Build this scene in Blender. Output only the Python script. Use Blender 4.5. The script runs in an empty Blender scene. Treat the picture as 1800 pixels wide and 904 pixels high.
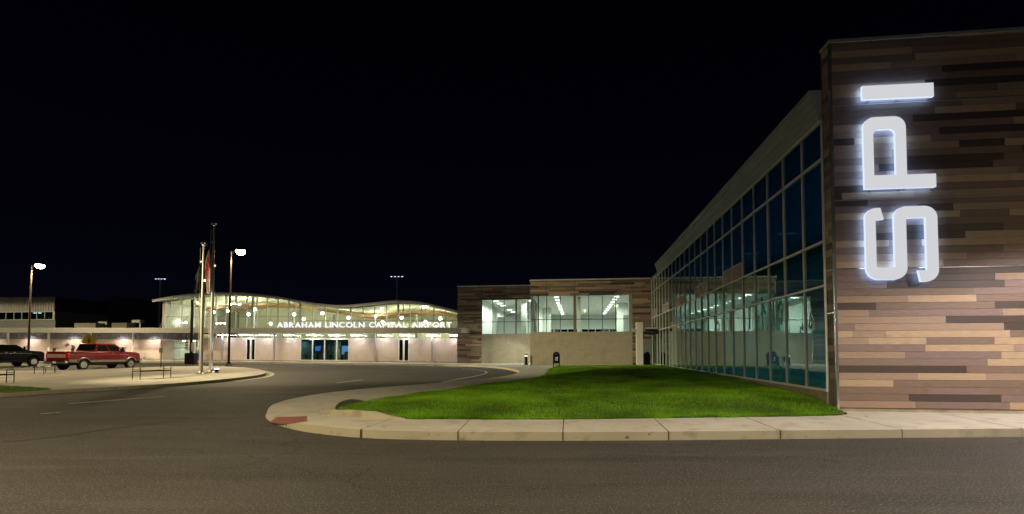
import bpy, bmesh, math, random
import numpy as np
from mathutils import Vector, Matrix
random.seed(7); np.random.seed(7)
S = bpy.context.scene
COL = S.collection
R = math.radians
# ------------------------------------------------------------ camera, world, exposure
cd = bpy.data.cameras.new('camera'); cam = bpy.data.objects.new('camera', cd); COL.objects.link(cam)
cam.location = (0, 0, 1.83); cam.rotation_euler = (R(90) + .0392, 0, 0)
cd.sensor_width = 36; cd.lens = 930.6 / 1800 * 36; cd.shift_y = (582.4 - 452) / 1800
cd.clip_end = 3000; cd.clip_start = .1
S.camera = cam
W = bpy.data.worlds.new('World'); S.world = W; W.use_nodes = True
nt = W.node_tree; nt.nodes.clear()
wo = nt.nodes.new('ShaderNodeOutputWorld'); wb = nt.nodes.new('ShaderNodeBackground')
tc = nt.nodes.new('ShaderNodeTexCoord'); sx = nt.nodes.new('ShaderNodeSeparateXYZ'); rp = nt.nodes.new('ShaderNodeValToRGB')
rp.color_ramp.elements[0].position = 0; rp.color_ramp.elements[0].color = (.0016, .0017, .0048, 1)
rp.color_ramp.elements[1].position = .6; rp.color_ramp.elements[1].color = (.0003, .0003, .0010, 1)
e = rp.color_ramp.elements.new(.22); e.color = (.0006, .0007, .0024, 1)
nt.links.new(tc.outputs['Generated'], sx.inputs[0]); nt.links.new(sx.outputs['Z'], rp.inputs[0])
nt.links.new(rp.outputs[0], wb.inputs[0]); nt.links.new(wb.outputs[0], wo.inputs[0]); wb.inputs[1].default_value = 1.0
ml = bpy.data.lights.new('soft_fill_sun', 'SUN'); ml.energy = .03; ml.angle = R(8); ml.color = (.8, .85, 1)  # weak sun lamp added as soft fill; no moon in view
mo = bpy.data.objects.new('soft_fill_sun', ml); COL.objects.link(mo); mo.rotation_euler = (R(48), R(8), R(-20))
S.view_settings.view_transform = 'Standard'; S.view_settings.look = 'None'
S.view_settings.exposure = 0; S.view_settings.gamma = 1; S.view_settings.use_curve_mapping = False
S.render.engine = 'CYCLES'
cy = S.cycles
cy.use_denoising = True; cy.max_bounces = 7; cy.transparent_max_bounces = 16; cy.diffuse_bounces = 3; cy.glossy_bounces = 4
cy.sample_clamp_indirect = 4; cy.caustics_reflective = False; cy.caustics_refractive = False
cy.use_light_tree = True

# ------------------------------------------------------------ frames and ground heights
PH, CX0, CY0 = .1211, 8.874, 14.502          # building grid: u along the tall clad face, v along the glass wall
cP, sP = math.cos(PH), math.sin(PH)
def uv(u, v, z=0): return Vector((CX0 + u*cP + v*sP, CY0 - u*sP + v*cP, z))
def inv(X, Y):
    a, b = X - CX0, Y - CY0
    return a*cP - b*sP, a*sP + b*cP
def g(X, Y):                                   # road level
    u, v = inv(X, Y)
    return .0105*min(max(Y-11, 0), 39) + .0055*min(max(0, -20-u), 90)*min(max((Y-25)/25, 0), 1)

# ------------------------------------------------------------ materials
MT = {}
def newmat(name):
    m = bpy.data.materials.new(name); m.use_nodes = True; MT[name] = m
    return m, m.node_tree, m.node_tree.nodes['Principled BSDF']
def mat(name, col, rough=.6, metal=0, var=.12, scale=3, bump=0, bscale=40, emit=None, es=0, spec=.5, coat=0, stretch=None):
    m, t, p = newmat(name)
    p.inputs['Roughness'].default_value = rough; p.inputs['Metallic'].default_value = metal
    p.inputs['Specular IOR Level'].default_value = spec; p.inputs['Coat Weight'].default_value = coat
    p.inputs['Base Color'].default_value = (*col, 1)
    tc = t.nodes.new('ShaderNodeTexCoord'); src = tc.outputs['Object']
    if stretch:
        mp = t.nodes.new('ShaderNodeMapping'); mp.inputs['Scale'].default_value = stretch
        t.links.new(src, mp.inputs[0]); src = mp.outputs[0]
    if var:
        n = t.nodes.new('ShaderNodeTexNoise'); n.inputs['Scale'].default_value = scale; n.inputs['Detail'].default_value = 6
        r = t.nodes.new('ShaderNodeValToRGB')
        r.color_ramp.elements[0].position = .3; r.color_ramp.elements[1].position = .7
        r.color_ramp.elements[0].color = (*[c*(1-var) for c in col], 1); r.color_ramp.elements[1].color = (*[min(1, c*(1+var)) for c in col], 1)
        t.links.new(src, n.inputs['Vector']); t.links.new(n.outputs[0], r.inputs[0]); t.links.new(r.outputs[0], p.inputs['Base Color'])
    if bump:
        n2 = t.nodes.new('ShaderNodeTexNoise'); n2.inputs['Scale'].default_value = bscale; n2.inputs['Detail'].default_value = 4
        b = t.nodes.new('ShaderNodeBump'); b.inputs['Strength'].default_value = bump; b.inputs['Distance'].default_value = .02
        t.links.new(src, n2.inputs['Vector']); t.links.new(n2.outputs[0], b.inputs['Height']); t.links.new(b.outputs[0], p.inputs['Normal'])
    if emit:
        p.inputs['Emission Color'].default_value = (*emit, 1); p.inputs['Emission Strength'].default_value = es
    return m
def glass(name, tint, fac, gtint=(1, 1, 1), wavy=0, dark=None, rough=0.0):
    m = bpy.data.materials.new(name); m.use_nodes = True; t = m.node_tree; t.nodes.clear(); MT[name] = m
    o = t.nodes.new('ShaderNodeOutputMaterial'); mx = t.nodes.new('ShaderNodeMixShader')
    if dark:
        a = t.nodes.new('ShaderNodeBsdfDiffuse'); a.inputs[0].default_value = (*dark, 1)
    else:
        a = t.nodes.new('ShaderNodeBsdfTransparent'); a.inputs[0].default_value = (*tint, 1)
    gl = t.nodes.new('ShaderNodeBsdfGlossy'); gl.inputs['Color'].default_value = (*gtint, 1); gl.inputs['Roughness'].default_value = rough
    lw = t.nodes.new('ShaderNodeLayerWeight'); lw.inputs['Blend'].default_value = .5
    pw = t.nodes.new('ShaderNodeMath'); pw.operation = 'POWER'; pw.inputs[1].default_value = 4.5
    ma = t.nodes.new('ShaderNodeMath'); ma.operation = 'MULTIPLY_ADD'; ma.inputs[1].default_value = .92-fac; ma.inputs[2].default_value = fac+.04; ma.use_clamp = True
    t.links.new(lw.outputs['Facing'], pw.inputs[0]); t.links.new(pw.outputs[0], ma.inputs[0]); t.links.new(ma.outputs[0], mx.inputs[0])
    t.links.new(a.outputs[0], mx.inputs[1]); t.links.new(gl.outputs[0], mx.inputs[2]); t.links.new(mx.outputs[0], o.inputs[0])
    if wavy:
        tc = t.nodes.new('ShaderNodeTexCoord'); n = t.nodes.new('ShaderNodeTexNoise'); n.inputs['Scale'].default_value = .55; n.inputs['Detail'].default_value = 2.5
        b = t.nodes.new('ShaderNodeBump'); b.inputs['Strength'].default_value = wavy; b.inputs['Distance'].default_value = .02
        t.links.new(tc.outputs['Object'], n.inputs['Vector']); t.links.new(n.outputs[0], b.inputs['Height'])
        t.links.new(b.outputs[0], gl.inputs['Normal'])
    return m
def emis(name, col, st):
    m = bpy.data.materials.new(name); m.use_nodes = True; t = m.node_tree; t.nodes.clear(); MT[name] = m
    o = t.nodes.new('ShaderNodeOutputMaterial'); a = t.nodes.new('ShaderNodeEmission')
    a.inputs[0].default_value = (*col, 1); a.inputs[1].default_value = st; t.links.new(a.outputs[0], o.inputs[0])
    return m

def mixn(t, a, b, fac, mode='MIX'):
    m = t.nodes.new('ShaderNodeMix'); m.data_type = 'RGBA'; m.blend_type = mode
    for i, s in ((0, fac), (6, a), (7, b)):
        if hasattr(s, 'links'): t.links.new(s, m.inputs[i])
        elif isinstance(s, (int, float)): m.inputs[i].default_value = s
        else: m.inputs[i].default_value = (*s, 1)
    return m.outputs[2]
def noise(t, src, scale, detail=5, lo=.4, hi=.6, stretch=None, rough=.5):
    if stretch:
        mp = t.nodes.new('ShaderNodeMapping'); mp.inputs['Scale'].default_value = stretch; t.links.new(src, mp.inputs[0]); src = mp.outputs[0]
    n = t.nodes.new('ShaderNodeTexNoise'); n.inputs['Scale'].default_value = scale; n.inputs['Detail'].default_value = detail; n.inputs['Roughness'].default_value = rough
    t.links.new(src, n.inputs['Vector'])
    mr = t.nodes.new('ShaderNodeMapRange'); mr.inputs[1].default_value = lo; mr.inputs[2].default_value = hi
    t.links.new(n.outputs[0], mr.inputs[0]); return mr.outputs[0]

def asphalt_mat():
    m, t, p = newmat('asphalt'); tc = t.nodes.new('ShaderNodeTexCoord'); s = tc.outputs['Object']
    c = mixn(t, (.033, .0305, .028), (.058, .0535, .048), noise(t, s, .16, 6, .35, .65))
    c = mixn(t, c, (.021, .0195, .018), noise(t, s, .45, 6, .50, .72, stretch=(.30, 1.9, 1), rough=.6))
    c = mixn(t, c, (.070, .065, .059), noise(t, s, .6, 6, .54, .74, stretch=(.25, 2.4, 1), rough=.65))
    c = mixn(t, c, (.020, .018, .016), noise(t, s, 1.1, 5, .66, .74))
    c = mixn(t, c, (.17, .158, .14), noise(t, s, 34, 3, .56, .68))
    c = mixn(t, c, (.012, .011, .010), noise(t, s, 40, 3, .57, .68))
    # hairline cracks
    nz = t.nodes.new('ShaderNodeTexNoise'); nz.inputs['Scale'].default_value = 1.2; nz.inputs['Detail'].default_value = 5; t.links.new(s, nz.inputs['Vector'])
    ad = t.nodes.new('ShaderNodeVectorMath'); ad.operation = 'ADD'; t.links.new(s, ad.inputs[0]); t.links.new(nz.outputs['Color'], ad.inputs[1])
    vo = t.nodes.new('ShaderNodeTexVoronoi'); vo.feature = 'DISTANCE_TO_EDGE'; vo.inputs['Scale'].default_value = .16; t.links.new(ad.outputs[0], vo.inputs['Vector'])
    mr = t.nodes.new('ShaderNodeMapRange'); mr.inputs[1].default_value = .0; mr.inputs[2].default_value = .0035; mr.inputs[3].default_value = 1; mr.inputs[4].default_value = 0; t.links.new(vo.outputs['Distance'], mr.inputs[0])
    mu = t.nodes.new('ShaderNodeMath'); mu.operation = 'MULTIPLY'; t.links.new(mr.outputs[0], mu.inputs[0]); t.links.new(noise(t, s, .35, 3, .45, .52), mu.inputs[1])
    c = mixn(t, c, (.010, .009, .008), mu.outputs[0])
    t.links.new(c, p.inputs['Base Color']); p.inputs['Roughness'].default_value = .8
    n = t.nodes.new('ShaderNodeTexNoise'); n.inputs['Scale'].default_value = 38; n.inputs['Detail'].default_value = 4
    b = t.nodes.new('ShaderNodeBump'); b.inputs['Strength'].default_value = .9; b.inputs['Distance'].default_value = .014
    t.links.new(s, n.inputs['Vector']); t.links.new(n.outputs[0], b.inputs['Height']); t.links.new(b.outputs[0], p.inputs['Normal'])
    return m
def concrete_mat(name, a, b_, stain):
    m, t, p = newmat(name); tc = t.nodes.new('ShaderNodeTexCoord'); s = tc.outputs['Object']
    c = mixn(t, a, b_, noise(t, s, .6, 6, .35, .65))
    c = mixn(t, c, stain, noise(t, s, 2.2, 6, .54, .76))
    c = mixn(t, c, tuple(x*.55 for x in stain), noise(t, s, 4.5, 6, .66, .74))
    c = mixn(t, c, tuple(x*.75 for x in a), noise(t, s, 90, 2, .6, .8))
    t.links.new(c, p.inputs['Base Color']); p.inputs['Roughness'].default_value = .85
    n = t.nodes.new('ShaderNodeTexNoise'); n.inputs['Scale'].default_value = 120
    b = t.nodes.new('ShaderNodeBump'); b.inputs['Strength'].default_value = .25; b.inputs['Distance'].default_value = .005
    t.links.new(s, n.inputs['Vector']); t.links.new(n.outputs[0], b.inputs['Height']); t.links.new(b.outputs[0], p.inputs['Normal'])
    return m
def block_mat(name, a, b_, mortar, bw=.4, bh=.2, face='u'):
    # masonry coursing laid on the (u, z) plane
    m, t, p = newmat(name); tc = t.nodes.new('ShaderNodeTexCoord'); sp = t.nodes.new('ShaderNodeSeparateXYZ'); cb = t.nodes.new('ShaderNodeCombineXYZ')
    t.links.new(tc.outputs['Object'], sp.inputs[0]); t.links.new(sp.outputs[0], cb.inputs[0]); t.links.new(sp.outputs[2 if face == 'u' else 1], cb.inputs[1])
    br = t.nodes.new('ShaderNodeTexBrick'); br.offset = 0 if bw < .45 else .5
    br.inputs['Color1'].default_value = (*a, 1); br.inputs['Color2'].default_value = (*b_, 1); br.inputs['Mortar'].default_value = (*mortar, 1)
    br.inputs['Scale'].default_value = 1; br.inputs['Mortar Size'].default_value = .006 if face == 'u' else .02; br.inputs['Brick Width'].default_value = bw; br.inputs['Row Height'].default_value = bh
    t.links.new(cb.outputs[0], br.inputs['Vector'])
    c = mixn(t, br.outputs[0], tuple(x*.8 for x in a), noise(t, tc.outputs['Object'], 1.2, 6, .5, .8))
    t.links.new(c, p.inputs['Base Color']); p.inputs['Roughness'].default_value = .85
    b = t.nodes.new('ShaderNodeBump'); b.inputs['Strength'].default_value = .6; b.inputs['Distance'].default_value = .01; b.invert = True
    t.links.new(br.outputs['Fac'], b.inputs['Height']); t.links.new(b.outputs[0], p.inputs['Normal'])
    return m

asphalt = asphalt_mat()
conc = concrete_mat('sidewalk_concrete', (.47, .45, .385), (.55, .53, .46), (.34, .32, .27))
plazac = concrete_mat('plaza_concrete', (.40, .37, .33), (.50, .47, .42), (.30, .27, .23))
kerbc = concrete_mat('kerb_concrete', (.42, .39, .29), (.50, .46, .34), (.28, .25, .18))
joint = mat('joint_dark', (.075, .062, .045), .9)
white_line = mat('road_paint_white', (.62, .60, .54), .7, var=.35, scale=9)
yellow_line = mat('road_paint_yellow', (.55, .38, .05), .7, var=.3, scale=6)
brickred = mat('tactile_red', (.27, .085, .06), .8, var=.25, scale=12)
iron = mat('cast_iron', (.035, .03, .025), .6, .4)
tar = mat('tar_seam', (.017, .015, .012), .6, var=.3)
soil = mat('bare_soil', (.14, .10, .055), .95, var=.4, scale=5, bump=.5, bscale=12)
wood = [mat('plank_tan', (.44, .32, .21), .5, var=.22, scale=7, stretch=(.6, .6, 14), bump=.5, bscale=9),
        mat('plank_brown', (.20, .14, .105), .5, var=.22, scale=7, stretch=(.6, .6, 14), bump=.5, bscale=9),
        mat('plank_mauve', (.22, .155, .135), .5, var=.22, scale=7, stretch=(.6, .6, 14), bump=.5, bscale=9),
        mat('plank_dark', (.072, .054, .046), .5, var=.18, scale=7, stretch=(.6, .6, 14)),
        mat('plank_sand', (.33, .235, .17), .5, var=.22, scale=7, stretch=(.6, .6, 14), bump=.5, bscale=9),
        mat('plank_backing', (.05, .04, .035), .8)]
alu = mat('aluminium_clear', (.62, .63, .64), .38, .75, var=.06)
alu_paint = mat('frame_paint_grey', (.50, .52, .50), .45, .2, var=.06)
alu_edge = mat('trim_bright', (.7, .7, .7), .25, .9, var=.05)
alu_dark = mat('frame_dark', (.03, .035, .035), .4, .3)
white_p = mat('white_paint', (.74, .74, .70), .55, var=.05)
cap_m = mat('coping_grey', (.36, .36, .34), .5, .2, var=.08)
cornice_m = mat('cornice_metal', (.46, .52, .55), .4, .35, var=.1, stretch=(1, .2, 1))
cmu = block_mat('cmu_tan', (.40, .365, .29), (.44, .40, .32), (.29, .26, .20))
cmu2 = block_mat('cmu_cream', (.60, .50, .43), (.63, .53, .45), (.46, .38, .32))
basec = mat('base_concrete', (.34, .29, .20), .85, var=.2, scale=4, bump=.3)
int_wall = mat('interior_wall', (.72, .76, .70), .8, var=.04)
int_ceil = block_mat('interior_ceiling', (.76, .78, .74), (.80, .82, .78), (.40, .41, .40), bw=1.2, bh=.6, face='v')
int_floor = mat('interior_floor', (.25, .25, .23), .4, var=.15)
int_cream = mat('hall_wall', (.74, .76, .58), .8, var=.05)
glulam = mat('glulam', (.36, .20, .09), .55, var=.2, scale=4, stretch=(.4, 1, 6))
steel_grey = mat('steel_grey', (.22, .24, .23), .5, .3)
corr = mat('corrugated_bluegrey', (.22, .24, .30), .45, .5, var=.1)
corr_up = mat('corrugated_silver', (.42, .41, .40), .4, .6, var=.12)
dark_roof = mat('dark_roof', (.03, .035, .06), .7, var=.15)
roofing = mat('roof_membrane', (.10, .10, .10), .9)
clear = glass('clear_glass', (.86, .93, .89), .02)
hallglass = glass('hall_glass', (.90, .95, .86), .015)
mirror = glass('reflective_glass', (.10, .42, .46), .33, gtint=(.66, .84, .80), wavy=.30)
shopglass = glass('shop_glass', (.45, .62, .60), .04)
black_m = mat('black_metal', (.015, .014, .013), .35, .6, var=.1)
brown_m = mat('bronze_pole', (.035, .024, .018), .45, .5, var=.1)
silver_m = mat('flagpole_silver', (.40, .37, .32), .40, .7, var=.08, stretch=(1, 1, .2))
L_fac = emis('sign_face', (.95, .96, 1.0), .68)
L_side = emis('sign_side', (.74, .82, 1.0), 1.05)
L_back = emis('sign_halo', (.34, .55, 1.0), 5.5)
L_name = emis('name_letters', (.90, .92, 1.0), 1.25)
L_strip = emis('soffit_tube', (1.0, .95, .94), 56)
L_ceil = emis('ceiling_tube', (1.0, 1.0, .94), 9)
L_shop = emis('shop_tube', (.95, 1.0, .92), 22)
L_tealfill = emis('teal_fill_panel', (.50, .92, 1.0), .25); L_bluefill = emis('blue_fill_panel', (.22, .50, 1.0), .12)  # glow of the added fill panels that tint the wing panes
L_dim = emis('dim_tube', (.8, .95, 1.0), 8)
L_globe = emis('globe_light', (1.0, .97, .72), 190)
L_lamp = emis('street_lamp_lens', (1.0, .84, .55), 60)
L_flat = emis('flat_lamp_lens', (1.0, .84, .58), 10)
L_spot = emis('spot_lens', (.92, .95, 1.0), 60)

# ------------------------------------------------------------ mesh helpers
class MB:
    def __init__(s): s.v, s.f, s.m = [], [], []
    def add(s, vs, fs, mi=0):
        n = len(s.v); s.v += [tuple(x) for x in vs]; s.f += [tuple(i+n for i in f) for f in fs]; s.m += [mi]*len(fs); return s
    def box(s, a, b, mi=0):
        x0, y0, z0 = [min(p, q) for p, q in zip(a, b)]; x1, y1, z1 = [max(p, q) for p, q in zip(a, b)]
        return s.add([(x0,y0,z0),(x1,y0,z0),(x1,y1,z0),(x0,y1,z0),(x0,y0,z1),(x1,y0,z1),(x1,y1,z1),(x0,y1,z1)],
                     [(0,3,2,1),(4,5,6,7),(0,1,5,4),(1,2,6,5),(2,3,7,6),(3,0,4,7)], mi)
    def tube(s, path, r, n=8, mi=0, cap=True):
        P = [Vector(p) for p in path]; rs = r if isinstance(r, (list, tuple)) else [r]*len(P); vs = []; up = None
        for i, p in enumerate(P):
            d = (P[min(i+1, len(P)-1)] - P[max(i-1, 0)]).normalized()
            if up is None: up = Vector((0, 0, 1)) if abs(d.z) < .9 else Vector((1, 0, 0))
            a = d.cross(up).normalized(); b = a.cross(d).normalized(); up = b
            vs += [p + (a*math.cos(2*math.pi*k/n) + b*math.sin(2*math.pi*k/n))*rs[i] for k in range(n)]
        fs = [(i*n+k, i*n+(k+1) % n, (i+1)*n+(k+1) % n, (i+1)*n+k) for i in range(len(P)-1) for k in range(n)]
        if cap: fs += [tuple(range(n))[::-1], tuple((len(P)-1)*n+k for k in range(n))]
        return s.add(vs, fs, mi)
    def lathe(s, prof, c=(0, 0, 0), n=16, axis='z', mi=0):
        vs = []
        for r_, h in prof:
            for k in range(n):
                a = 2*math.pi*k/n; x, y = r_*math.cos(a), r_*math.sin(a)
                q = (x, y, h) if axis == 'z' else (x, h, y) if axis == 'y' else (h, x, y)
                vs.append((q[0]+c[0], q[1]+c[1], q[2]+c[2]))
        fs = [(i*n+k, i*n+(k+1) % n, (i+1)*n+(k+1) % n, (i+1)*n+k) for i in range(len(prof)-1) for k in range(n)]
        fs += [tuple(range(n)), tuple((len(prof)-1)*n+k for k in range(n))[::-1]]
        return s.add(vs, fs, mi)
    def sphere(s, c, r, n=14, mi=0, sz=1):
        k = 8
        return s.lathe([(max(r*math.sin(math.pi*i/k), .0005), -r*sz*math.cos(math.pi*i/k)) for i in range(k+1)], c, n, 'z', mi)
    def prism(s, poly, a, b, plane='xz', mi=0):       # extrude a convex or concave outline between a and b
        n = len(poly)
        def q(p, t): return (p[0], t, p[1]) if plane == 'xz' else (p[0], p[1], t) if plane == 'xy' else (t, p[0], p[1])
        vs = [q(p, a) for p in poly] + [q(p, b) for p in poly]
        return s.add(vs, [tuple(range(n)), tuple(range(2*n-1, n-1, -1))] + [(i, (i+1) % n, n+(i+1) % n, n+i) for i in range(n)], mi)
    def build(s, name, mats, parent=None, off=(0, 0, 0), smooth=False, bevel=0, label=None):
        me = bpy.data.meshes.new(name)
        me.from_pydata([(x-off[0], y-off[1], z-off[2]) for x, y, z in s.v], [], s.f)
        for m in (mats if isinstance(mats, (list, tuple)) else [mats]): me.materials.append(m)
        me.polygons.foreach_set('material_index', s.m)
        bm = bmesh.new(); bm.from_mesh(me); bmesh.ops.recalc_face_normals(bm, faces=bm.faces); bm.to_mesh(me); bm.free()
        if smooth:
            me.polygons.foreach_set('use_smooth', [True]*len(me.polygons))
            try: me.set_sharp_from_angle(angle=R(40))
            except Exception: pass
        o = bpy.data.objects.new(name, me); COL.objects.link(o)
        if parent: o.parent = parent
        if bevel:
            bv = o.modifiers.new('bevel', 'BEVEL'); bv.width = bevel; bv.segments = 2; bv.limit_method = 'ANGLE'; bv.angle_limit = R(35)
        if label: o['label'] = label
        return o
def tag(o, label, cat, group=None):
    o['label'] = label; o['category'] = cat
    if group: o['group'] = group
    return o
class Thing:                                       # an Empty at the base of a thing; part() takes coordinates of the frame the thing was laid out in
    def __init__(s, name, label, cat, base=(0, 0, 0), frame='world', rz=0, group=None, tilt=0, own=False):
        s.e = bpy.data.objects.new(name, None); COL.objects.link(s.e); s.e.empty_display_size = .3
        tag(s.e, label, cat, group)
        s.e.location = uv(*base) if frame == 'L' else base
        s.e.rotation_euler = (0, tilt, (-PH if frame == 'L' else 0) + rz)
        s.off = (0, 0, 0) if own else base
    def part(s, name, mb, mats, parent=None, **k):
        return mb.build(name, mats, parent or s.e, s.off, **k)
def struct(o): o['kind'] = 'structure'; return o
ORD = ['first','second','third','fourth','fifth','sixth','seventh','eighth','ninth','tenth','eleventh','twelfth','thirteenth','fourteenth','fifteenth']
def copy_tree(e):
    c = e.copy(); COL.objects.link(c)
    for ch in e.children:
        d = ch.copy(); COL.objects.link(d); d.parent = c
        for gch in ch.children:
            k = gch.copy(); COL.objects.link(k); k.parent = d
    return c
def smooth_line(pts, sub=4, closed=False):
    out = []; n = len(pts)
    for i in range(n if closed else n-1):
        p = [pts[(i+k) % n] if closed else pts[min(max(i+k, 0), n-1)] for k in (-1, 0, 1, 2)]
        for j in range(sub):
            t = j/sub
            out.append(tuple(.5*((2*p[1][a]) + (-p[0][a]+p[2][a])*t + (2*p[0][a]-5*p[1][a]+4*p[2][a]-p[3][a])*t*t + (-p[0][a]+3*p[1][a]-3*p[2][a]+p[3][a])*t**3) for a in (0, 1)))
    if not closed: out.append(tuple(pts[-1]))
    return out
def patch(name, outline, hf, mats, depth=0, step=3.0, side_mi=None, zside=None):
    bm = bmesh.new(); vs = [bm.verts.new((x, y, 0)) for x, y in outline]; bm.faces.new(vs)
    xs = [p[0] for p in outline]; ys = [p[1] for p in outline]
    for ax, lo, hi in ((0, min(xs), max(xs)), (1, min(ys), max(ys))):
        k = math.ceil(lo/step)*step
        while k < hi:
            co = [0, 0, 0]; co[ax] = k; no = [0, 0, 0]; no[ax] = 1
            bmesh.ops.bisect_plane(bm, geom=bm.verts[:]+bm.edges[:]+bm.faces[:], plane_co=co, plane_no=no); k += step
    for v in bm.verts: v.co.z = hf(v.co.x, v.co.y)
    bmesh.ops.recalc_face_normals(bm, faces=bm.faces)
    if depth:
        be = [e for e in bm.edges if e.is_boundary]
        r = bmesh.ops.extrude_edge_only(bm, edges=be)
        for v in [x for x in r['geom'] if isinstance(x, bmesh.types.BMVert)]: v.co.z -= depth
        for f in [x for x in r['geom'] if isinstance(x, bmesh.types.BMFace)]:
            if side_mi is not None: f.material_index = side_mi
    bmesh.ops.triangulate(bm, faces=[f for f in bm.faces if len(f.verts) > 4])
    bmesh.ops.recalc_face_normals(bm, faces=bm.faces)
    if sum(f.normal.z for f in bm.faces) < 0: bmesh.ops.reverse_faces(bm, faces=bm.faces)
    me = bpy.data.meshes.new(name); bm.to_mesh(me); bm.free()
    for m in (mats if isinstance(mats, (list, tuple)) else [mats]): me.materials.append(m)
    o = bpy.data.objects.new(name, me); COL.objects.link(o); return o
def ribbon(mb, pts, w, dz, mi=0, hf=g):
    P = [Vector((p[0], p[1])) for p in pts]; vs = []
    for i, p in enumerate(P):
        d = (P[min(i+1, len(P)-1)] - P[max(i-1, 0)]).normalized(); n = Vector((-d.y, d.x))*w/2
        for q in (p+n, p-n): vs.append((q.x, q.y, hf(q.x, q.y)+dz))
    mb.add(vs, [(2*i, 2*i+1, 2*i+3, 2*i+2) for i in range(len(P)-1)], mi)
def seg(a, b, n=8): return [(a[0]+(b[0]-a[0])*i/n, a[1]+(b[1]-a[1])*i/n) for i in range(n+1)]

# ------------------------------------------------------------ ground and roads
xs = sorted(set(list(np.arange(-130, 62, 3.0)) + [-600, -400, -250, -180, 100, 180, 300, 600]))
ys = sorted(set(list(np.arange(-30, 101, 3.0)) + [11.0, 50.0, 25.0, -300, -150, -80, 150, 250, 450, 900, 1800]))
vv = [(x, y, g(x, y)) for y in ys for x in xs]; nx = len(xs)
road = MB().add(vv, [(j*nx+i, j*nx+i+1, (j+1)*nx+i+1, (j+1)*nx+i) for j in range(len(ys)-1) for i in range(nx-1)]).build('road', asphalt)
struct(road)
outer = [(11.02,11.48),(5.64,11.2),(3.25,11.06),(1.06,11.0),(-1.12,11.05),(-2.38,11.17),(-3.15,11.34),(-3.7,11.55),(-4.3,11.87),(-4.82,12.22),(-5.47,12.82),(-6.02,13.45),(-6.44,14.05),(-6.78,14.65),(-7.02,15.25),(-7.22,15.95),(-7.42,17.3),(-7.39,18.6),(-7.2,19.8),(-6.76,21.05),(-6.18,22.2),(-5.28,23.5),(-4.14,25.0),(-2.88,26.9),(-1.72,28.8),(-.91,30.4),(-.15,32.8),(.3,35),(.52,37.5),(.25,40.9),(-.5,44.3),(-1.7,47.6),(-3.6,50.3),(-6.2,52.3),(-14.3,55.8),(-24.3,59.2),(-32.2,60.1),(-38.3,60.0),(-49.6,60.2)]
so = smooth_line(outer, 3)
side_outline = so + [(-100, 62), (-100, 110), (60, 110), (60, 12.0), (20, 11.8)]
def sw(X, Y):                                     # top of the sidewalk, ramped down at the kerb cut
    d = math.hypot(X+6.35, Y-13.9); r = min(max((d-.9)/1.5, 0), 1)
    return g(X, Y) + .02 + .158*r*r*(3-2*r)
sidewalk = patch('sidewalk', side_outline, sw, [conc, kerbc], depth=.35, step=1.5 if False else 2.0, side_mi=1); struct(sidewalk)
jm = MB()
for a, b in (((-3.22,11.33),(-2.93,12.98)),((-1.12,11.06),(-1.02,12.88)),((1.05,11.01),(1.25,12.88)),((3.25,11.07),(3.48,12.98)),((5.64,11.21),(5.81,13.2)),((8.3,11.35),(8.45,13.5)),((10.98,11.49),(11.3,14.0)),((-5.4,12.8),(-4.5,13.9)),((-7.3,17.0),(-5.2,17.1)),((-7.2,19.9),(-4.0,19.2)),((-5.6,23.1),(-3.0,21.0)),((-2.9,26.9),(-1.0,25.3)),((-.2,33),(2.0,32)),((.2,41),(2.6,40)),((-1.8,47.8),(1.5,53)),((-8,53),(-5,57))):
    ribbon(jm, seg(a, b, 10), .018, .004, hf=sw)
for a, b in (((-5.0,13.0),(11.4,11.67)),):
    pass
kb = [(p[0], p[1]) for p in so]
# kerb joints down the face
for x, y in ((-3.22,11.33),(-1.12,11.05),(1.05,11.0),(3.25,11.06),(5.64,11.2),(10.98,11.49),(8.3,11.35),(-5.4,12.75)):
    jm.box((x-.009, y-.012, g(x, y)+.005), (x+.009, y+.03, sw(x, y)+.004))
jo = jm.build('sidewalk_joints', joint); struct(jo)
# back-of-kerb joint line parallel to the edge
# island plaza
isl = [(-60,20.0),(-30,19.6),(-19.5,20.3),(-18.9,22.0),(-17.8,23.4),(-16.8,24.9),(-16.1,27.2),(-15.76,29.5),(-15.72,32),(-15.95,33.7),(-16.3,34.9),(-17.4,37.5),(-19.5,40.8),(-22.3,43.9),(-25.6,45.6),(-28.6,45.4),(-30.1,43.6),(-31.2,40.2),(-32.9,38.2),(-60,33)]
plz = lambda X, Y: g(X, Y) + .15
iso = smooth_line(isl[2:-1], 3)
island = patch('plaza', [isl[0], isl[1]] + iso + [isl[-1]], plz, [plazac, kerbc], depth=.3, step=2.0, side_mi=1); struct(island)
gm = MB(); gl = [(-15.6,29.6),(-15.5,32),(-15.72,33.8),(-16.08,35.05),(-17.2,37.7),(-19.3,41.0),(-22.1,44.2)]
ribbon(gm, smooth_line(gl, 5), .55, .006); struct(gm.build('gutter', kerbc))
pj = MB()
for k in range(8):
    y = 24.5 + k*2.9
    ribbon(pj, seg((-16.4-.02*(y-29), y) if y < 34 else (-17.9, y), (-33, y-4), 14), .02, .154)
for a, b in (((-24.5,22.5),(-22.5,43.0)), ((-20.2,24),(-19.0,39.5)), ((-28.8,24.5),(-27.5,44))): ribbon(pj, seg(a, b, 14), .02, .1545)
struct(pj.build('plaza_joints', joint))
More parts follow.
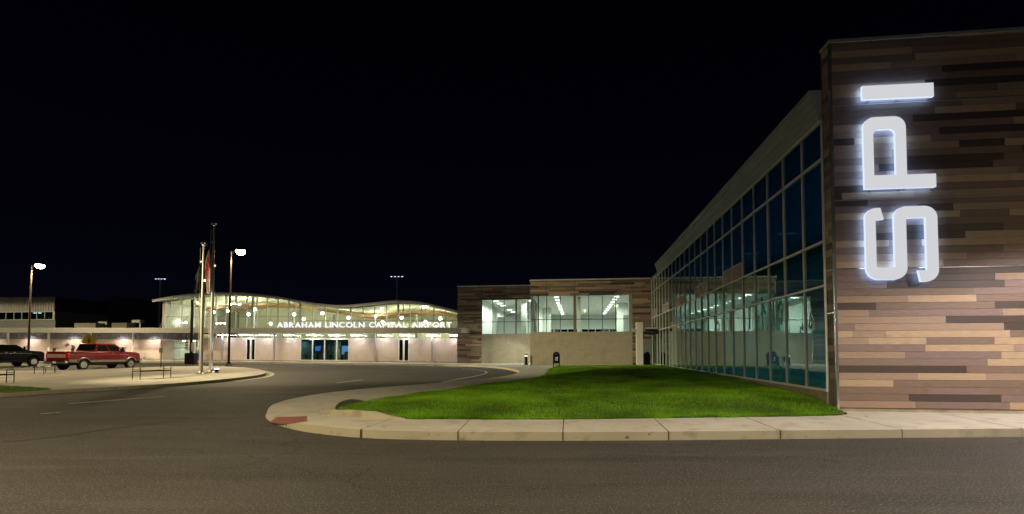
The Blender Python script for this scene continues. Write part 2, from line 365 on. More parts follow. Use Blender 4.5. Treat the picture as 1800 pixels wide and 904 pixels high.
# paint, seams, covers
lm = MB()
arc = [(-5.55,22.9),(-4.39,25.64),(-3.32,30.95),(-2.5,34.2),(-2.05,36.8),(-1.87,38.9),(-2.05,41.0),(-2.54,42.8),(-3.19,44.4),(-4.4,46.2)]
ribbon(lm, smooth_line(arc, 5), .11, .005); ribbon(lm, seg((-4.3,27.5),(-2.3,28.4)), .10, .0055)
ribbon(lm, seg((-15.05,18.04),(-13.51,20.69)), .11, .005); ribbon(lm, seg((-9.38,28.44),(-8.63,30.84)), .1, .005)
ribbon(lm, seg((-17.5,14.1),(-18.6,12.1)), .11, .005)
ribbon(lm, seg((-13.6,15.35),(-13.35,15.7)), .09, .005)
struct(lm.build('lane_markings', white_line))
ym = MB(); ribbon(ym, smooth_line([(-27,47.6),(-33,46.9),(-42,49.5),(-56,53.5)], 8), .3, .006); struct(ym.build('kerb_line_yellow', yellow_line))
tm = MB(); a = smooth_line([(-16.5,6.6),(-10.4,10.8),(-9.5,12.5),(-8.6,14.3),(-7.5,15.9)], 10)
ribbon(tm, [(x+random.uniform(-.02, .02), y+random.uniform(-.02, .02)) for x, y in a], .085, .004)
for a in (((-12.5,24.5),(-4.9,24.3)), ((-14,31),(-3,36))):
    ribbon(tm, [(x, y+random.uniform(-.03, .03)) for x, y in seg(*a, 24)], .03, .0035)
struct(tm.build('tar_seams', tar))
def disc(name, label, x, y, r, mt, cat, dz=.006):
    n = 20; m = MB(); m.add([(x+r*math.cos(2*math.pi*k/n), y+r*math.sin(2*math.pi*k/n), g(x, y)+dz+.0105*(r*math.sin(2*math.pi*k/n))) for k in range(n)], [tuple(range(n))])
    m.add([(x+(r-.06)*math.cos(2*math.pi*k/n), y+(r-.06)*math.sin(2*math.pi*k/n), g(x, y)+dz+.004+.0105*((r-.06)*math.sin(2*math.pi*k/n))) for k in range(n)], [tuple(range(n))])
    return tag(m.build(name, mt, off=(0, 0, 0)), label, cat)
disc('manhole_cover', 'round dark iron manhole cover in the asphalt beside the short dashed line', -8.8, 27.7, .38, iron, 'manhole cover')
dr = Thing('storm_drain', 'dark cast iron storm drain grate with concrete apron at the inner kerb beside the lawn', 'drain', (-4.9, 23.3, g(-4.9, 23.3)), rz=R(52), own=True)
m = MB().box((-.7, -.35, -.02), (.7, .35, .008)); dr.part('apron', m, kerbc)
m = MB().box((-.45, -.22, .008), (.45, .22, .02))
for k in range(9): m.box((-.42+k*.1, -.2, .02), (-.38+k*.1, .2, .03))
dr.part('grate', m, iron)
tp = Thing('tactile_paving', 'red bumpy tactile paving panel in the kerb ramp at the pavement corner', 'tactile paving', (-5.85, 13.72, sw(-5.85, 13.72)))
m = MB(); q = [(-6.12,13.45),(-6.42,14.5),(-5.72,14.85),(-5.02,13.05),(-5.52,12.82)]
q = [(x, y) for x, y in q]
m.add([(x, y, sw(x, y)+.012) for x, y in q], [tuple(range(5))])
def inside(x, y, poly):
    c = False
    for i in range(len(poly)):
        (x1, y1), (x2, y2) = poly[i], poly[i-1]
        if (y1 > y) != (y2 > y) and x < (x2-x1)*(y-y1)/(y2-y1)+x1: c = not c
    return c
for i in range(24):
    for j in range(30):
        x, y = -6.5+i*.07, 12.75+j*.07
        if inside(x, y, q) and inside(x+.04, y+.04, q): m.lathe([(.024, 0), (.016, .008)], (x+.02, y+.02, sw(x, y)+.012), 6, mi=1)
tp.part('panel', m, [brickred, mat('stud_pale', (.52, .26, .20), .7, var=.2)])  # studs in a paler red than the panel

# lawn with its mound
lawn_edge = smooth_line([(-4.22,13.8),(-3.53,13.3),(-2.84,13.0),(-1.02,12.9),(1.29,12.9),(4.21,13.16),(6.85,13.4),(8.3,13.62)], 4)
lawn_back = smooth_line([(.9,46.2),(3.1,44.2),(2.55,38.45),(2.05,33.1),(1.42,29.9),(0,26.9),(-1.19,24.86),(-1.93,23.1),(-2.5,21.6),(-3.26,20.42),(-4.14,18.4),(-4.74,16.8),(-4.97,15.8),(-4.87,14.9),(-4.6,14.3),(-4.22,13.8)], 4)[5:-1]
w0, w1 = uv(-.06, -.55), uv(-.06, .3)
lawn_poly = lawn_edge + [(8.72, 13.85), (uv(-.02, .35).x, uv(-.02, .35).y), (uv(-.02, 31.8).x, uv(-.02, 31.8).y), (uv(-8.2, 31.8).x, uv(-8.2, 31.8).y)] + lawn_back
edge_pts = np.array(lawn_edge + lawn_back + [(uv(-k*.8, 31.8).x, uv(-k*.8, 31.8).y) for k in range(1, 11)])
# densify the pavement-side edge for the distance field
ed = []
for pts in (lawn_back + lawn_edge,):
    for i in range(len(pts)-1):
        for t in (0, .25, .5, .75): ed.append((pts[i][0]*(1-t)+pts[i+1][0]*t, pts[i][1]*(1-t)+pts[i+1][1]*t))
ed += [(uv(-k*.2, 31.8).x, uv(-k*.2, 31.8).y) for k in range(0, 42)]
ed = np.array(ed)
def lawn_h(X, Y):
    d = math.sqrt(((ed[:, 0]-X)**2 + (ed[:, 1]-Y)**2).min()); u, v = inv(X, Y)
    t = min(d/3.2, 1); t = t*t*(3-2*t); s = min(max(v/12, 0), 1); s = s*s*(3-2*s)
    Hh = .44 + .27*s + .05*math.sin(X*.5+1)*math.sin(Y*.31)
    e = g(X, Y)+.19
    return e + (max(Hh, e)-e)*t + .02*math.sin(X*2.3)*math.cos(Y*1.7)*t
lawn_base_m = mat('lawn_earth', (.022, .040, .006), .95, var=.4, scale=1.5, bump=.6, bscale=14)
lawn = patch('lawn', lawn_poly, lawn_h, lawn_base_m, depth=.15, step=.8); struct(lawn)
sl_poly = [(-60,20.2),(-30,19.8),(-19.6,20.5),(-19.1,22.05),(-21.2,23.2),(-22.9,23.9),(-30,25.5),(-60,28)]
lawn2 = patch('lawn_island', sl_poly, lambda X, Y: g(X, Y)+.17, lawn_base_m, step=2); struct(lawn2)
def grass(name, poly, hf, dens, hgt, label, ymax_scale, fringe=None):
    xs = [p[0] for p in poly]; ys = [p[1] for p in poly]; rng = np.random.RandomState(3)
    V = []; N = 0; pa = np.array(poly)
    area = (max(xs)-min(xs))*(max(ys)-min(ys)); n = int(area*dens)
    X = rng.uniform(min(xs), max(xs), n); Y = rng.uniform(min(ys), max(ys), n)
    keep = rng.uniform(0, 1, n) < np.clip((ymax_scale/np.maximum(Y, 1))**1.6, 0, 1); X, Y = X[keep], Y[keep]
    ins = np.zeros(len(X), bool)
    for i in range(len(pa)):
        x1, y1 = pa[i]; x2, y2 = pa[i-1]
        c = ((y1 > Y) != (y2 > Y)) & (X < (x2-x1)*(Y-y1)/((y2-y1) if y2 != y1 else 1e-9)+x1); ins ^= c
    X, Y = X[ins], Y[ins]
    # height from a coarse table
    gx = np.arange(min(xs)-1, max(xs)+1, .4); gy = np.arange(min(ys)-1, max(ys)+1, .4)
    T = np.array([[hf(a, b) for a in gx] for b in gy])
    fx = (X-gx[0])/.4; fy = (Y-gy[0])/.4; ix = fx.astype(int); iy = fy.astype(int); fx -= ix; fy -= iy
    Z = T[iy, ix]*(1-fx)*(1-fy)+T[iy, ix+1]*fx*(1-fy)+T[iy+1, ix]*(1-fx)*fy+T[iy+1, ix+1]*fx*fy
    if fringe is not None:
        fp = np.array(fringe); k = rng.randint(0, len(fp)-1, 16000); tt = rng.uniform(0, 1, 16000)[:, None]; pp = fp[k]*(1-tt)+fp[k+1]*tt
        ext = rng.uniform(0, 1, 16000)**2*.16*(.5+.5*np.sin(pp[:, 0]*2.1)*np.sin(pp[:, 0]*5.3+1)); X = np.append(X, pp[:, 0]); Y = np.append(Y, pp[:, 1]+.07-ext); Z = np.append(Z, np.array([hf(a, b+.05) for a, b in pp])-.01)
    n = len(X); sc = np.clip(Y/14, 1, 3)
    patchy = np.sin(X*1.1+np.sin(Y*.7)*2)*np.sin(Y*1.3+np.cos(X*.9)*2)+.6*np.sin(X*3.1+Y*2.3)*np.sin(Y*4.1-X*1.7)
    h = hgt*rng.uniform(.5, 1.3, n)*(1+.28*patchy); h *= 1+.35*np.sin(X*.8+2*np.sin(Y*.5))*np.sin(Y*.9); a = rng.uniform(0, 2*np.pi, n); w = .005*sc*rng.uniform(.7, 1.4, n)
    dx, dy = np.cos(a), np.sin(a); l = h*rng.uniform(.2, .9, n); b = a+rng.uniform(-1, 1, n)+1.57
    v = np.zeros((n, 3, 3)); v[:, 0] = np.stack([X-dx*w, Y-dy*w, Z-.01], 1); v[:, 1] = np.stack([X+dx*w, Y+dy*w, Z-.01], 1)
    v[:, 2] = np.stack([X+np.cos(b)*l, Y+np.sin(b)*l, Z+h], 1)
    me = bpy.data.meshes.new(name); me.vertices.add(3*n); me.vertices.foreach_set('co', v.ravel()); me.loops.add(3*n)
    me.loops.foreach_set('vertex_index', np.arange(3*n)); me.polygons.add(n); me.polygons.foreach_set('loop_start', np.arange(n)*3)
    me.polygons.foreach_set('material_index', rng.choice(4, n, p=[.42, .28, .2, .1])); me.update(calc_edges=True)
    for m in grass_m: me.materials.append(m)
    o = bpy.data.objects.new(name, me); COL.objects.link(o); tag(o, label, 'grass'); o['kind'] = 'stuff'; return o
def gmat(nm, c):
    m = mat(nm, c, .7, var=.5, scale=.6); p = m.node_tree.nodes['Principled BSDF']; p.inputs['Specular IOR Level'].default_value = .2; return m
grass_m = [gmat('grass_a', (.145, .36, .008)), gmat('grass_b', (.080, .27, .007)), gmat('grass_c', (.23, .42, .013)), gmat('grass_d', (.26, .25, .05))]
grass('lawn_grass', lawn_poly, lawn_h, 1700, .065, 'short mown green grass over the mounded lawn beside the glass wing', 15, fringe=lawn_edge[6:])
grass('island_grass', sl_poly, lambda X, Y: g(X, Y)+.17, 320, .06, 'bright green grass strip at the left edge of the plaza', 24)
# soil strip along the pavement
sm = MB(); ribbon(sm, [(x, y+.05+.03*math.sin(x*5)) for x, y in seg((3.0,13.10),(8.5,13.68),30)], .12, .012, hf=lambda X, Y: lawn_h(X, Y)); struct(sm.build('soil_edge', soil))
# low kerb round the tip of the lawn
kp = smooth_line([(-2.6,12.93),(-3.1,13.06),(-3.6,13.26),(-4.2,13.62),(-4.72,14.2),(-5.02,14.9),(-5.1,15.7),(-4.95,16.5),(-4.75,17.1)], 5)
km = MB(); vs = []; n = len(kp)
for i, (x, y) in enumerate(kp):
    d = Vector((kp[min(i+1, n-1)][0]-kp[max(i-1, 0)][0], kp[min(i+1, n-1)][1]-kp[max(i-1, 0)][1])).normalized(); nn = Vector((d.y, -d.x))*.075
    hh = .15*min(i/8, 1, (n-1-i)/6)+.006; z = sw(x, y)
    for s_, zz in ((-1, z-.02), (-1, z+hh), (1, z+hh), (1, z-.02)): vs.append((x+nn.x*s_, y+nn.y*s_, zz))
km.add(vs, [(4*i+k, 4*i+k+1, 4*i+5+k, 4*i+4+k) for i in range(n-1) for k in range(3)])
ko = km.build('kerb', kerbc, bevel=.012); struct(ko)

# ------------------------------------------------------------ planks
WP = [.19, .27, .26, .15, .13]
def planks(mb, axis, a0, a1, z0, z1, c, holes=(), row=.19, rnd=None, lo=.8, hi=4.0):
    rnd = rnd or random; z = z0; last = None
    while z < z1-.02:
        zt = min(z+row, z1); a = a0 - rnd.uniform(0, 1.5)
        while a < a1:
            b = a + rnd.uniform(lo, hi); k = rnd.choices(range(5), WP)[0]
            if k == last: k = (k+1+rnd.randint(0, 2)) % 5
            last = k
            segs = [(max(a, a0), min(b, a1))]
            for (h0, h1, hz0, hz1) in holes:
                if zt > hz0+.01 and z < hz1-.01:
                    ns = []
                    for s0, s1 in segs:
                        if s1 <= h0 or s0 >= h1: ns.append((s0, s1)); continue
                        if s0 < h0: ns.append((s0, h0))
                        if s1 > h1: ns.append((h1, s1))
                    segs = ns
            for s0, s1 in segs:
                if s1-s0 < .03: continue
                if axis == 'u': mb.box((s0, c-.022, z+.004), (s1-.003, c, zt-.003), k)
                else: mb.box((c-.022, s0, z+.004), (c, s1-.003, zt-.003), k)
            a = b
        z = zt

# ------------------------------------------------------------ clad tower with the vertical letters
tw = Thing('clad_tower', 'tall tower wall clad in mixed brown and tan planks carrying the vertical white letters', 'building', (0, 0, .2), 'L')
m = MB(); rr = random.Random(11)
m.box((.03, .02, .31), (14, .46, 10.5), 5); planks(m, 'u', .05, 14, .315, 10.46, .02, row=.1905, rnd=rr)
planks(m, 'v', .06, .45, .315, 10.46, .03, row=.1905, rnd=rr, lo=.6, hi=2)
tw.part('cladding', m, wood)
tw.part('base', MB().box((.04, .03, -.1), (13.98, .44, .31)), basec)
tw.part('coping', MB().box((-.03, -.035, 10.46), (14.05, .52, 10.56)), cap_m, bevel=.01)
m = MB()
m.box((-.012, -.022, .25), (.048, .058, 10.46)); tw.part('corner_trim', m, alu_edge)
tw.part('corner_trim', MB().box((-.012, .452, .25), (.05, .50, 10.46)), alu_edge)
for z in (2.9, 4.10, 6.0, 8.66):
    m = MB()
    if z > 3: m.box((.05, -.012, z), (14, -.003, z+.018))
    m.box((-.004, .06, z+.0), (.006, .45, z+.03)); tw.part('seam_trim', m, alu_edge if z < 5 else cap_m)
tw.part('rear_wall', MB().box((12, .5, -.1), (13.9, 35, 9.0)), dark_roof)

def curve_mesh(name, splines, depth, mats):
    c = bpy.data.curves.new(name, 'CURVE'); c.dimensions = '2D'; c.fill_mode = 'BOTH'; c.extrude = depth/2
    for sp in splines:
        s = c.splines.new('POLY'); s.points.add(len(sp)-1); s.use_cyclic_u = True
        for i, p in enumerate(sp): s.points[i].co = (p[0], p[1], 0, 1)
    o = bpy.data.objects.new(name, c); COL.objects.link(o); dg = bpy.context.evaluated_depsgraph_get()
    me = bpy.data.meshes.new_from_object(o.evaluated_get(dg)); bpy.data.objects.remove(o); me.name = name; me.materials.clear()
    for k in mats: me.materials.append(k)
    return me
def rounded(pts):
    out = []; n = len(pts)
    for i, p in enumerate(pts):
        r = p[2] if len(p) > 2 else 0
        P = Vector(p[:2]); A = Vector(pts[i-1][:2]); B = Vector(pts[(i+1) % n][:2])
        if r == 0: out.append(tuple(P)); continue
        d1 = (A-P).normalized(); d2 = (B-P).normalized(); s = P+d1*r; e = P+d2*r
        for k in range(9):
            t = k/8; q = s*(1-t)**2+P*2*t*(1-t)+e*t*t; q = q*.75 + (P+d1*r+d2*r + (-d1*math.sin(t*math.pi/2)*r - d2*math.cos(math.pi/2*t)*r + 0*d1)*1.0)*.0 + q*.25
            a = t*math.pi/2; C_ = P+d1*r+d2*r; q = C_ - d2*r*math.cos(a) - d1*r*math.sin(a); out.append((q.x, q.y))
    return out
kq = .9903
def adj(pts): return [((-7.06+(p[0]+7.06)*kq), 1.83+(p[1]-1.83)*kq, *p[2:]) for p in pts]
Sg = [(1.19,5.76),(1.27,5.44),(1.06,5.43),(1.06,4.12),(1.53,4.12),(1.53,5.78,.3),(2.61,5.78,.32),(2.61,3.72,.32),(2.16,3.72),(2.10,4.03),(2.32,4.03),(2.32,5.46),(1.83,5.46),(1.83,3.79,.32),(.80,3.79,.32),(.80,5.76,.28)]
Pg = [(.81,6.29),(.81,8.28,.28),(1.89,8.28,.30),(1.89,6.65),(2.61,6.65),(2.61,6.29)]
Ph = [(1.06,6.66),(1.06,7.93,.15),(1.62,7.93,.15),(1.62,6.66)]
Ig = [(.81,8.79),(.81,9.17),(2.62,9.155),(2.62,8.775)]
sg = Thing('letter_sign', 'tall glowing white letters SPI turned on their side up the plank tower wall', 'sign', (.81, -.12, 3.72), 'L')
for nm, spl in (('S', [Sg]), ('P', [Pg, Ph]), ('I', [Ig])):
    me = curve_mesh('letter', [[(a-.81, b-3.72) for a, b in rounded(adj(s))] for s in spl], .09, [L_fac, L_side, L_back])
    for p in me.polygons: p.material_index = 0 if p.normal.z > .5 else (2 if p.normal.z < -.5 else 1)
    o = bpy.data.objects.new('letter', me); COL.objects.link(o); o.parent = sg.e
    o.rotation_euler = (R(90), 0, 0); o.location = (0, -.045, 0); o['label'] = 'glowing white letter ' + nm
for a, b in ((.95,8.74),(1.7,8.74),(2.5,8.74),(.95,6.25),(1.7,6.25),(2.5,6.25),(1.0,5.0),(2.45,5.0),(1.68,4.6)): sg.part('mounting_pin', MB().box((a-.012, -.12, b-.012), (a+.012, .0, b+.012)), alu)

# ------------------------------------------------------------ glass wing
wg = Thing('glass_wing', 'two storey office wing with dark reflective curtain wall beside the lawn', 'building', (0, .5, .3), 'L')
edges = [.372+1.52*k for k in range(24)]; edges[0] = .52
rows = [.745, 3.714, 4.987, 7.38, 8.5]
spand = {5, 6, 9, 10, 13, 14, 17, 18, 21, 22}
for i in range(len(edges)-1):
    m = MB()
    for j in range(4):
        z0, z1 = rows[j]+.03, rows[j+1]-.03
        if j == 2 and i in spand: z0 = 5.68
        if i >= 21 and j == 0: pass
        yy = random.Random(i*7+j).uniform(-.0035, .0035)
        a, b = edges[i]+.03, edges[i+1]-.03
        m.add([(.0+yy, a, z0), (.0-yy, b, z0), (-yy*.6, b, z1), (yy*.7, a, z1)], [(0, 1, 2, 3)])
    wg.part('window', m, mirror)
    if i in spand:
        m = MB().box((-.012, edges[i]+.03, 5.03), (.01, edges[i+1]-.03, 5.62)); wg.part('spandrel_panel', m, MT['plank_sand'])
mull = mat('mullion_silver', (.80, .81, .76), .4, .1, var=.05)
for i, v in enumerate(edges):
    wg.part('mullion', MB().box((-.045, v-.022, .70), (.03, v+.022, 8.5)), mull)
for j, z in enumerate(rows):
    wg.part('transom', MB().box((-.055, .5, z-.033), (.028, 35.34, z+.033)), mull)
for a in range(5, 23, 4): wg.part('spandrel_rail', MB().box((-.05, edges[a], 5.62), (.02, edges[a+2], 5.68)), alu_paint)
wg.part('base_wall', MB().box((-.045, .5, -.1), (.1, 35.4, .705)), basec)
m = MB()                                             # stepped metal cornice
prof = [(-.10, 8.53), (-.10, 8.66), (-.16, 8.68), (-.16, 8.86), (-.22, 8.88), (-.22, 9.06), (-.28, 9.08), (-.28, 9.24), (-.34, 9.26), (-.34, 9.40), (.5, 9.40), (.5, 8.53)]
m.add([(x, .52, z) for x, z in prof]+[(x, 31.0, z) for x, z in prof], [tuple(range(12)), tuple(range(23, 11, -1))]+[(i, (i+1) % 12, 12+(i+1) % 12, 12+i) for i in range(12)])
wg.part('cornice', m, cornice_m)
wg.part('roof', MB().box((.5, .5, 8.6), (12, 35.4, 9.3)), roofing)
wg.part('parapet', MB().box((-.02, 31.0, 8.53), (.5, 35.45, 8.82)), cap_m)
office = mat('office_wall', (.50, .56, .60), .8, var=.15, scale=.7)
wg.part('inner_wall', MB().box((6.5, .51, .6), (6.7, 35.4, 8.55)), office)
wg.part('inner_wall', MB().box((.1, 35.3, .6), (6.5, 35.42, 8.55)), dark_roof)
wg.part('inner_wall', MB().box((.1, .505, .3), (6.7, .53, 8.55)), office)
wg.part('ground_floor', MB().box((.1, .53, .5), (6.5, 35.3, .69)), int_floor)
wg.part('upper_floor', MB().box((.12, .53, 4.75), (6.5, 35.3, 5.1)), office)
wg.part('office_ceiling', MB().box((.12, .53, 8.45), (6.5, 35.3, 8.55)), office)
tag(MB().lathe([(.09, 0), (.11, .05), (.08, .12), (.03, .14)], (0, 0, 0), 10).build('drain_cap', alu_paint), 'small pale drain cap on the grass at the foot of the glass wing', 'drain cap').location = uv(-.3, 12.2, .70)  # plain unlit cap, no lamp inside

# ------------------------------------------------------------ ceiling strip maker
def strip(u, v, z, L, wd, name, label, cat, group, lm=None, drop=.07, watt=0, wcol=(1.0, 1.0, .93)):
    lm = lm or L_ceil
    t = Thing(name, label, cat, (u, v, z), 'L', group=group)
    t.part('housing', MB().box((u-L/2-.03, v-wd/2-.03, z-.03), (u+L/2+.03, v+wd/2+.03, z)), white_p)
    t.part('diffuser', MB().box((u-L/2, v-wd/2, z-drop), (u+L/2, v+wd/2, z-.032)), lm)
    if watt:
        l = bpy.data.lights.new('tube_light', 'SPOT'); l.energy = watt; l.color = wcol; l.spot_size = R(172); l.spot_blend = 1; l.shadow_soft_size = .06
        o = bpy.data.objects.new('tube_light', l); COL.objects.link(o); o.parent = t.e; o.location = (0, 0, -drop-.07)

for k in range(6):  # dim coloured lamps added indoors to turn the panes teal and blue
    strip(4.2, 3.2+k*6.08, 4.75, 1.1, .5, 'pane_fill_light', '%s added dim teal fill panel from the tower in the lower floor of the glass wing' % ORD[k], 'ceiling light', 'added fill lights on the lower floor of the glass wing', lm=L_tealfill, watt=150, wcol=(.50, .92, 1.0))
    strip(4.6, 3.2+k*6.08, 8.45, .9, .4, 'pane_fill_light', '%s added dim blue fill panel from the tower in the upper floor of the glass wing' % ORD[k], 'ceiling light', 'added fill lights on the upper floor of the glass wing', lm=L_bluefill, watt=60, wcol=(.22, .50, 1.0))
# ------------------------------------------------------------ middle block, nearer half
mr = Thing('clad_block', 'lit two storey block with wide upper window over a tan block wall facing the lawn', 'building', (-11.49, 35.53, .55), 'L')
m = MB(); rr = random.Random(5); V = 35.53
hl = [(-11.49, -1.8, 0, 3.72), (-11.49, -2.1, 3.7, 7.25)]
for a in ((-11.48, V, 7.27, -.05, V+.3, 8.72), (-1.78, V, .5, -.05, V+.3, 7.26)): m.box(a[:3], a[3:], 5)
planks(m, 'u', -11.48, -.06, .62, 8.72, V, holes=hl+[(-2.1, -1.8, 3.6, 7.28)], rnd=rr)
mr.part('cladding', m, wood)
mr.part('block_wall', MB().box((-11.49, V-.05, .3), (-1.80, V+.25, 3.70)), cmu)
mr.part('wall_coping', MB().box((-11.52, V-.08, 3.70), (-1.79, V+.3, 3.76)), cap_m)
mr.part('window_jamb', MB().box((-2.12, V-.06, 3.76), (-1.80, V+.2, 7.27)), cap_m)
mr.part('roof_coping', MB().box((-11.54, V-.06, 8.72), (-.06, V+.5, 8.83)), mull)
for u in (-11.49, -9.93, -7.19, -4.63, -1.80): mr.part('trim', MB().box((u-.02, V-.035, 7.27 if u < -2 else 3.8), (u+.02, V-.021, 8.72)), alu_edge)
mr.part('trim', MB().box((-.10, V-.05, .6), (-.065, V-.021, 8.72)), alu_edge)
mr.part('trim', MB().box((-1.78, V-.035, 4.98), (-.07, V-.022, 5.0)), alu_edge)
mu = [-11.44, -9.9, -8.59, -7.22, -5.87, -4.6, -3.35, -2.12]
for a, b in zip(mu, mu[1:]):
    w = mr.part('window', MB().box((a, V+.04, 3.78), (b, V+.05, 7.25)), clear)
    MB().box((a+.02, V+.0, 4.93), (b-.02, V+.09, 4.99)).build('transom', alu_dark, w, mr.off)
for u in mu[1:-1]:
    if u == -7.22: continue
    mr.part('mullion', MB().box((u-.03, V-.0, 3.76), (u+.03, V+.1, 7.26)), alu_dark)
mr.part('mullion', MB().box((-7.33, V-.02, 3.76), (-7.05, V+.16, 7.26)), MT['plank_brown'])
mr.part('slanted_fin', MB().prism([(-11.44, 7.26), (-11.22, 7.26), (-10.86, 3.77), (-11.12, 3.77)], V+.10, V+.34), cap_m)
mr.part('mullion', MB().box((-10.74, V+.0, 3.76), (-10.64, V+.1, 7.26)), alu_dark)
sidew = mr.part('side_window', MB().box((-11.42, V+.3, 3.78), (-11.41, 43.0, 7.25)), clear)
m = MB()
for k in range(6): m.box((-11.45, V+.3+k*1.5, 3.76), (-11.38, V+.36+k*1.5, 7.26))
mr.part('side_mullions', m, alu_dark)
mr.part('side_wall', MB().box((-11.48, V+.25, .3), (-11.2, 43.0, 3.74)), cmu)
m = MB(); m.box((-11.45, V+.31, 7.27), (-.2, 64, 7.45)); mr.part('ceiling', m, int_ceil)
mr.part('roof', MB().box((-11.47, V+.31, 8.4), (-.2, 64.2, 8.6)), roofing)
mr.part('side_fascia', MB().box((-11.48, V+.31, 7.46), (-11.3, 64, 8.4)), MT['plank_brown'])
mr.part('floor', MB().box((-11.45, V+.26, 3.45), (-.2, 64, 3.6)), int_floor)
m = MB(); m.box((-11.45, 64, 3.5), (-.2, 64.2, 4.35)); m.box((-11.45, 64, 5.22), (-.2, 64.2, 7.27))
for k in range(12): m.box((-11.4+k*1.02-.05, 64, 4.35), (-11.4+k*1.02+.05, 64.2, 5.22))
m.box((-.4, V+.4, 3.6), (-.2, 64, 7.27)); mr.part('inner_wall', m, int_wall)
m = MB().box((-11.3, 64.12, 4.3), (-.4, 64.18, 5.3)); mr.part('rear_windows', m, shopglass)
m = MB(); mr.part('column', m.box((-6.98, 37.2, 3.6), (-6.62, 37.6, 7.27)), int_wall); mr.part('pier', MB().box((-2.6, 44, 3.6), (-.4, 44.25, 7.27)), int_wall); mr.part('pier', MB().box((-11.2, 50, 3.6), (-10.2, 50.4, 7.27)), int_wall)
mr.part('door', MB().box((-1.9, 43.93, 3.6), (-1.35, 43.99, 5.9)), steel_grey)
m = MB(); m.box((-11.4, 43.3, 3.6), (-11.2, 64, 7.27)); mr.part('inner_wall', m, int_wall)
for r_, (uu, nm) in enumerate(((-9.0, 'left'), (-3.15, 'right'))):
    for k in range(9):
        strip(uu, 36.6+k*2.9, 7.25, .42, .2, 'ceiling_light', '%s light from the window in the %s row of the wide lit upper room' % (ORD[k], nm), 'ceiling light', 'ceiling lights in the upper room behind the tan block wall', watt=640)

# ------------------------------------------------------------ middle block, farther half
ml_ = Thing('clad_annex', 'set back block with plank pier on its left and tall bright upper window', 'building', (-20.4, 43.1, .55), 'L')
V = 43.1; m = MB()
m.box((-20.38, V, .5), (-17.66, V+.3, 9.2), 5); m.box((-17.66, V, 7.7), (-11.5, V+.3, 9.2), 5)
planks(m, 'u', -20.38, -11.5, .62, 9.2, V, holes=[(-17.66, -11.5, 0, 7.7)], rnd=rr)
m.box((-20.36, V+.3, .5), (-20.1, 64, 9.2), 5); planks(m, 'v', V+.02, 62, .62, 9.2, -20.36, rnd=rr)
ml_.part('cladding', m, wood)
ml_.part('block_wall', MB().box((-17.66, V-.03, .3), (-11.51, V+.22, 3.80)), cmu)
ml_.part('wall_coping', MB().box((-17.66, V-.06, 3.80), (-11.5, V+.26, 3.86)), cap_m)
ml_.part('roof_coping', MB().box((-20.45, V-.06, 9.2), (-11.48, V+.4, 9.3)), mull)
for u in (-20.40, -17.64, -15.08, -12.33): ml_.part('trim', MB().box((u-.02, V-.035, .6 if u < -17 else 7.7), (u+.02, V-.022, 9.2)), alu_edge)
ml_.part('trim', MB().box((-20.38, V-.034, 7.68), (-17.66, V-.022, 7.70)), cap_m)
mu = [-17.60, -16.35, -15.07, -13.72, -12.33, -11.5]
for a, b in zip(mu, mu[1:]):
    w = ml_.part('window', MB().box((a, V+.04, 3.86), (b, V+.05, 7.7)), clear)
    MB().box((a+.02, V+.0, 5.16), (b-.02, V+.09, 5.22)).build('transom', alu_dark, w, ml_.off)
for u in mu[:-1]:
    wd = .11 if u == -13.72 else .03
    ml_.part('mullion', MB().box((u-wd, V-.01, 3.86), (u+wd, V+.1, 7.7)), steel_grey if wd > .1 else alu_dark)
ml_.part('ceiling', MB().box((-20.0, V+.31, 7.72), (-11.6, 66, 7.9)), int_ceil)
ml_.part('floor', MB().box((-20.0, V+.23, 3.5), (-11.6, 66, 3.7)), int_floor)
ml_.part('roof', MB().box((-20.08, V+.31, 8.9), (-11.6, 66, 9.1)), roofing)
m = MB(); m.box((-20.0, 66, 3.6), (-11.6, 66.2, 7.72)); m.box((-11.7, V+.35, 3.6), (-11.52, 66, 7.72)); m.box((-17.9, V+.35, 3.6), (-17.7, 66, 7.72))
m.box((-17.7, 56, 3.7), (-15.2, 56.3, 6.6)); m.box((-13.6, 52, 3.7), (-12.4, 52.3, 7.0)); ml_.part('inner_wall', m, int_wall)
m = MB(); m.box((-13.3, 44.6, 3.7), (-12.75, 45.1, 7.7)); ml_.part('column', m, int_wall)
for k, vv_ in enumerate((44.6, 47.4, 50.4, 57, 61)):
    strip(-16.2, vv_, 7.70, .6, .22, 'ceiling_light', '%s ceiling light from the glass in the set back bright upper room' % ORD[k], 'ceiling light', 'ceiling lights in the set back upper room', watt=800)
strip(-12.2, 44.3, 7.70, .5, .2, 'ceiling_light', 'ceiling light near the corner where the two lit upper rooms meet', 'ceiling light', 'ceiling lights in the set back upper room', watt=800)

# ------------------------------------------------------------ terminal hall and low wings (one building on gently rising ground)
T = .0055
tb = Thing('terminal_building', 'long low airport terminal with wavy roofed lit glass hall above a flat canopy', 'building', (-20.45, 44, .59), 'L', tilt=T)
V = 44
def segwall(mb, u0, u1, z0, z1, v0, v1): mb.box((u0, v0, z0), (u1, v1, z1))
def wz(u): return 0
openings = [(-27.61, -26.31), (-39.64, -33.62), (-46.61, -45.36)]
us = [-20.47, -26.31, None, -27.61, -33.62, None, -39.64, -45.36, None, -46.61, -52.6]
for a, b in ((-26.31, -20.47), (-33.62, -27.61), (-45.36, -39.64), (-52.6, -46.61)):
    tb.part('wall_panel', MB().box((a, V, .3), (b, V+.2, 3.33)), cmu2)
tb.part('wall_panel', MB().box((-101, V, .3), (-57.9, V+.2, 3.2)), cmu2)
tb.part('wall_panel', MB().box((-57.9, V+.2, .3), (-57.75, V+2.2, 3.3)), cmu2)
tb.part('wall_panel', MB().box((-52.6, V+.2, .3), (-52.4, V+2.2, 3.3)), cmu2)
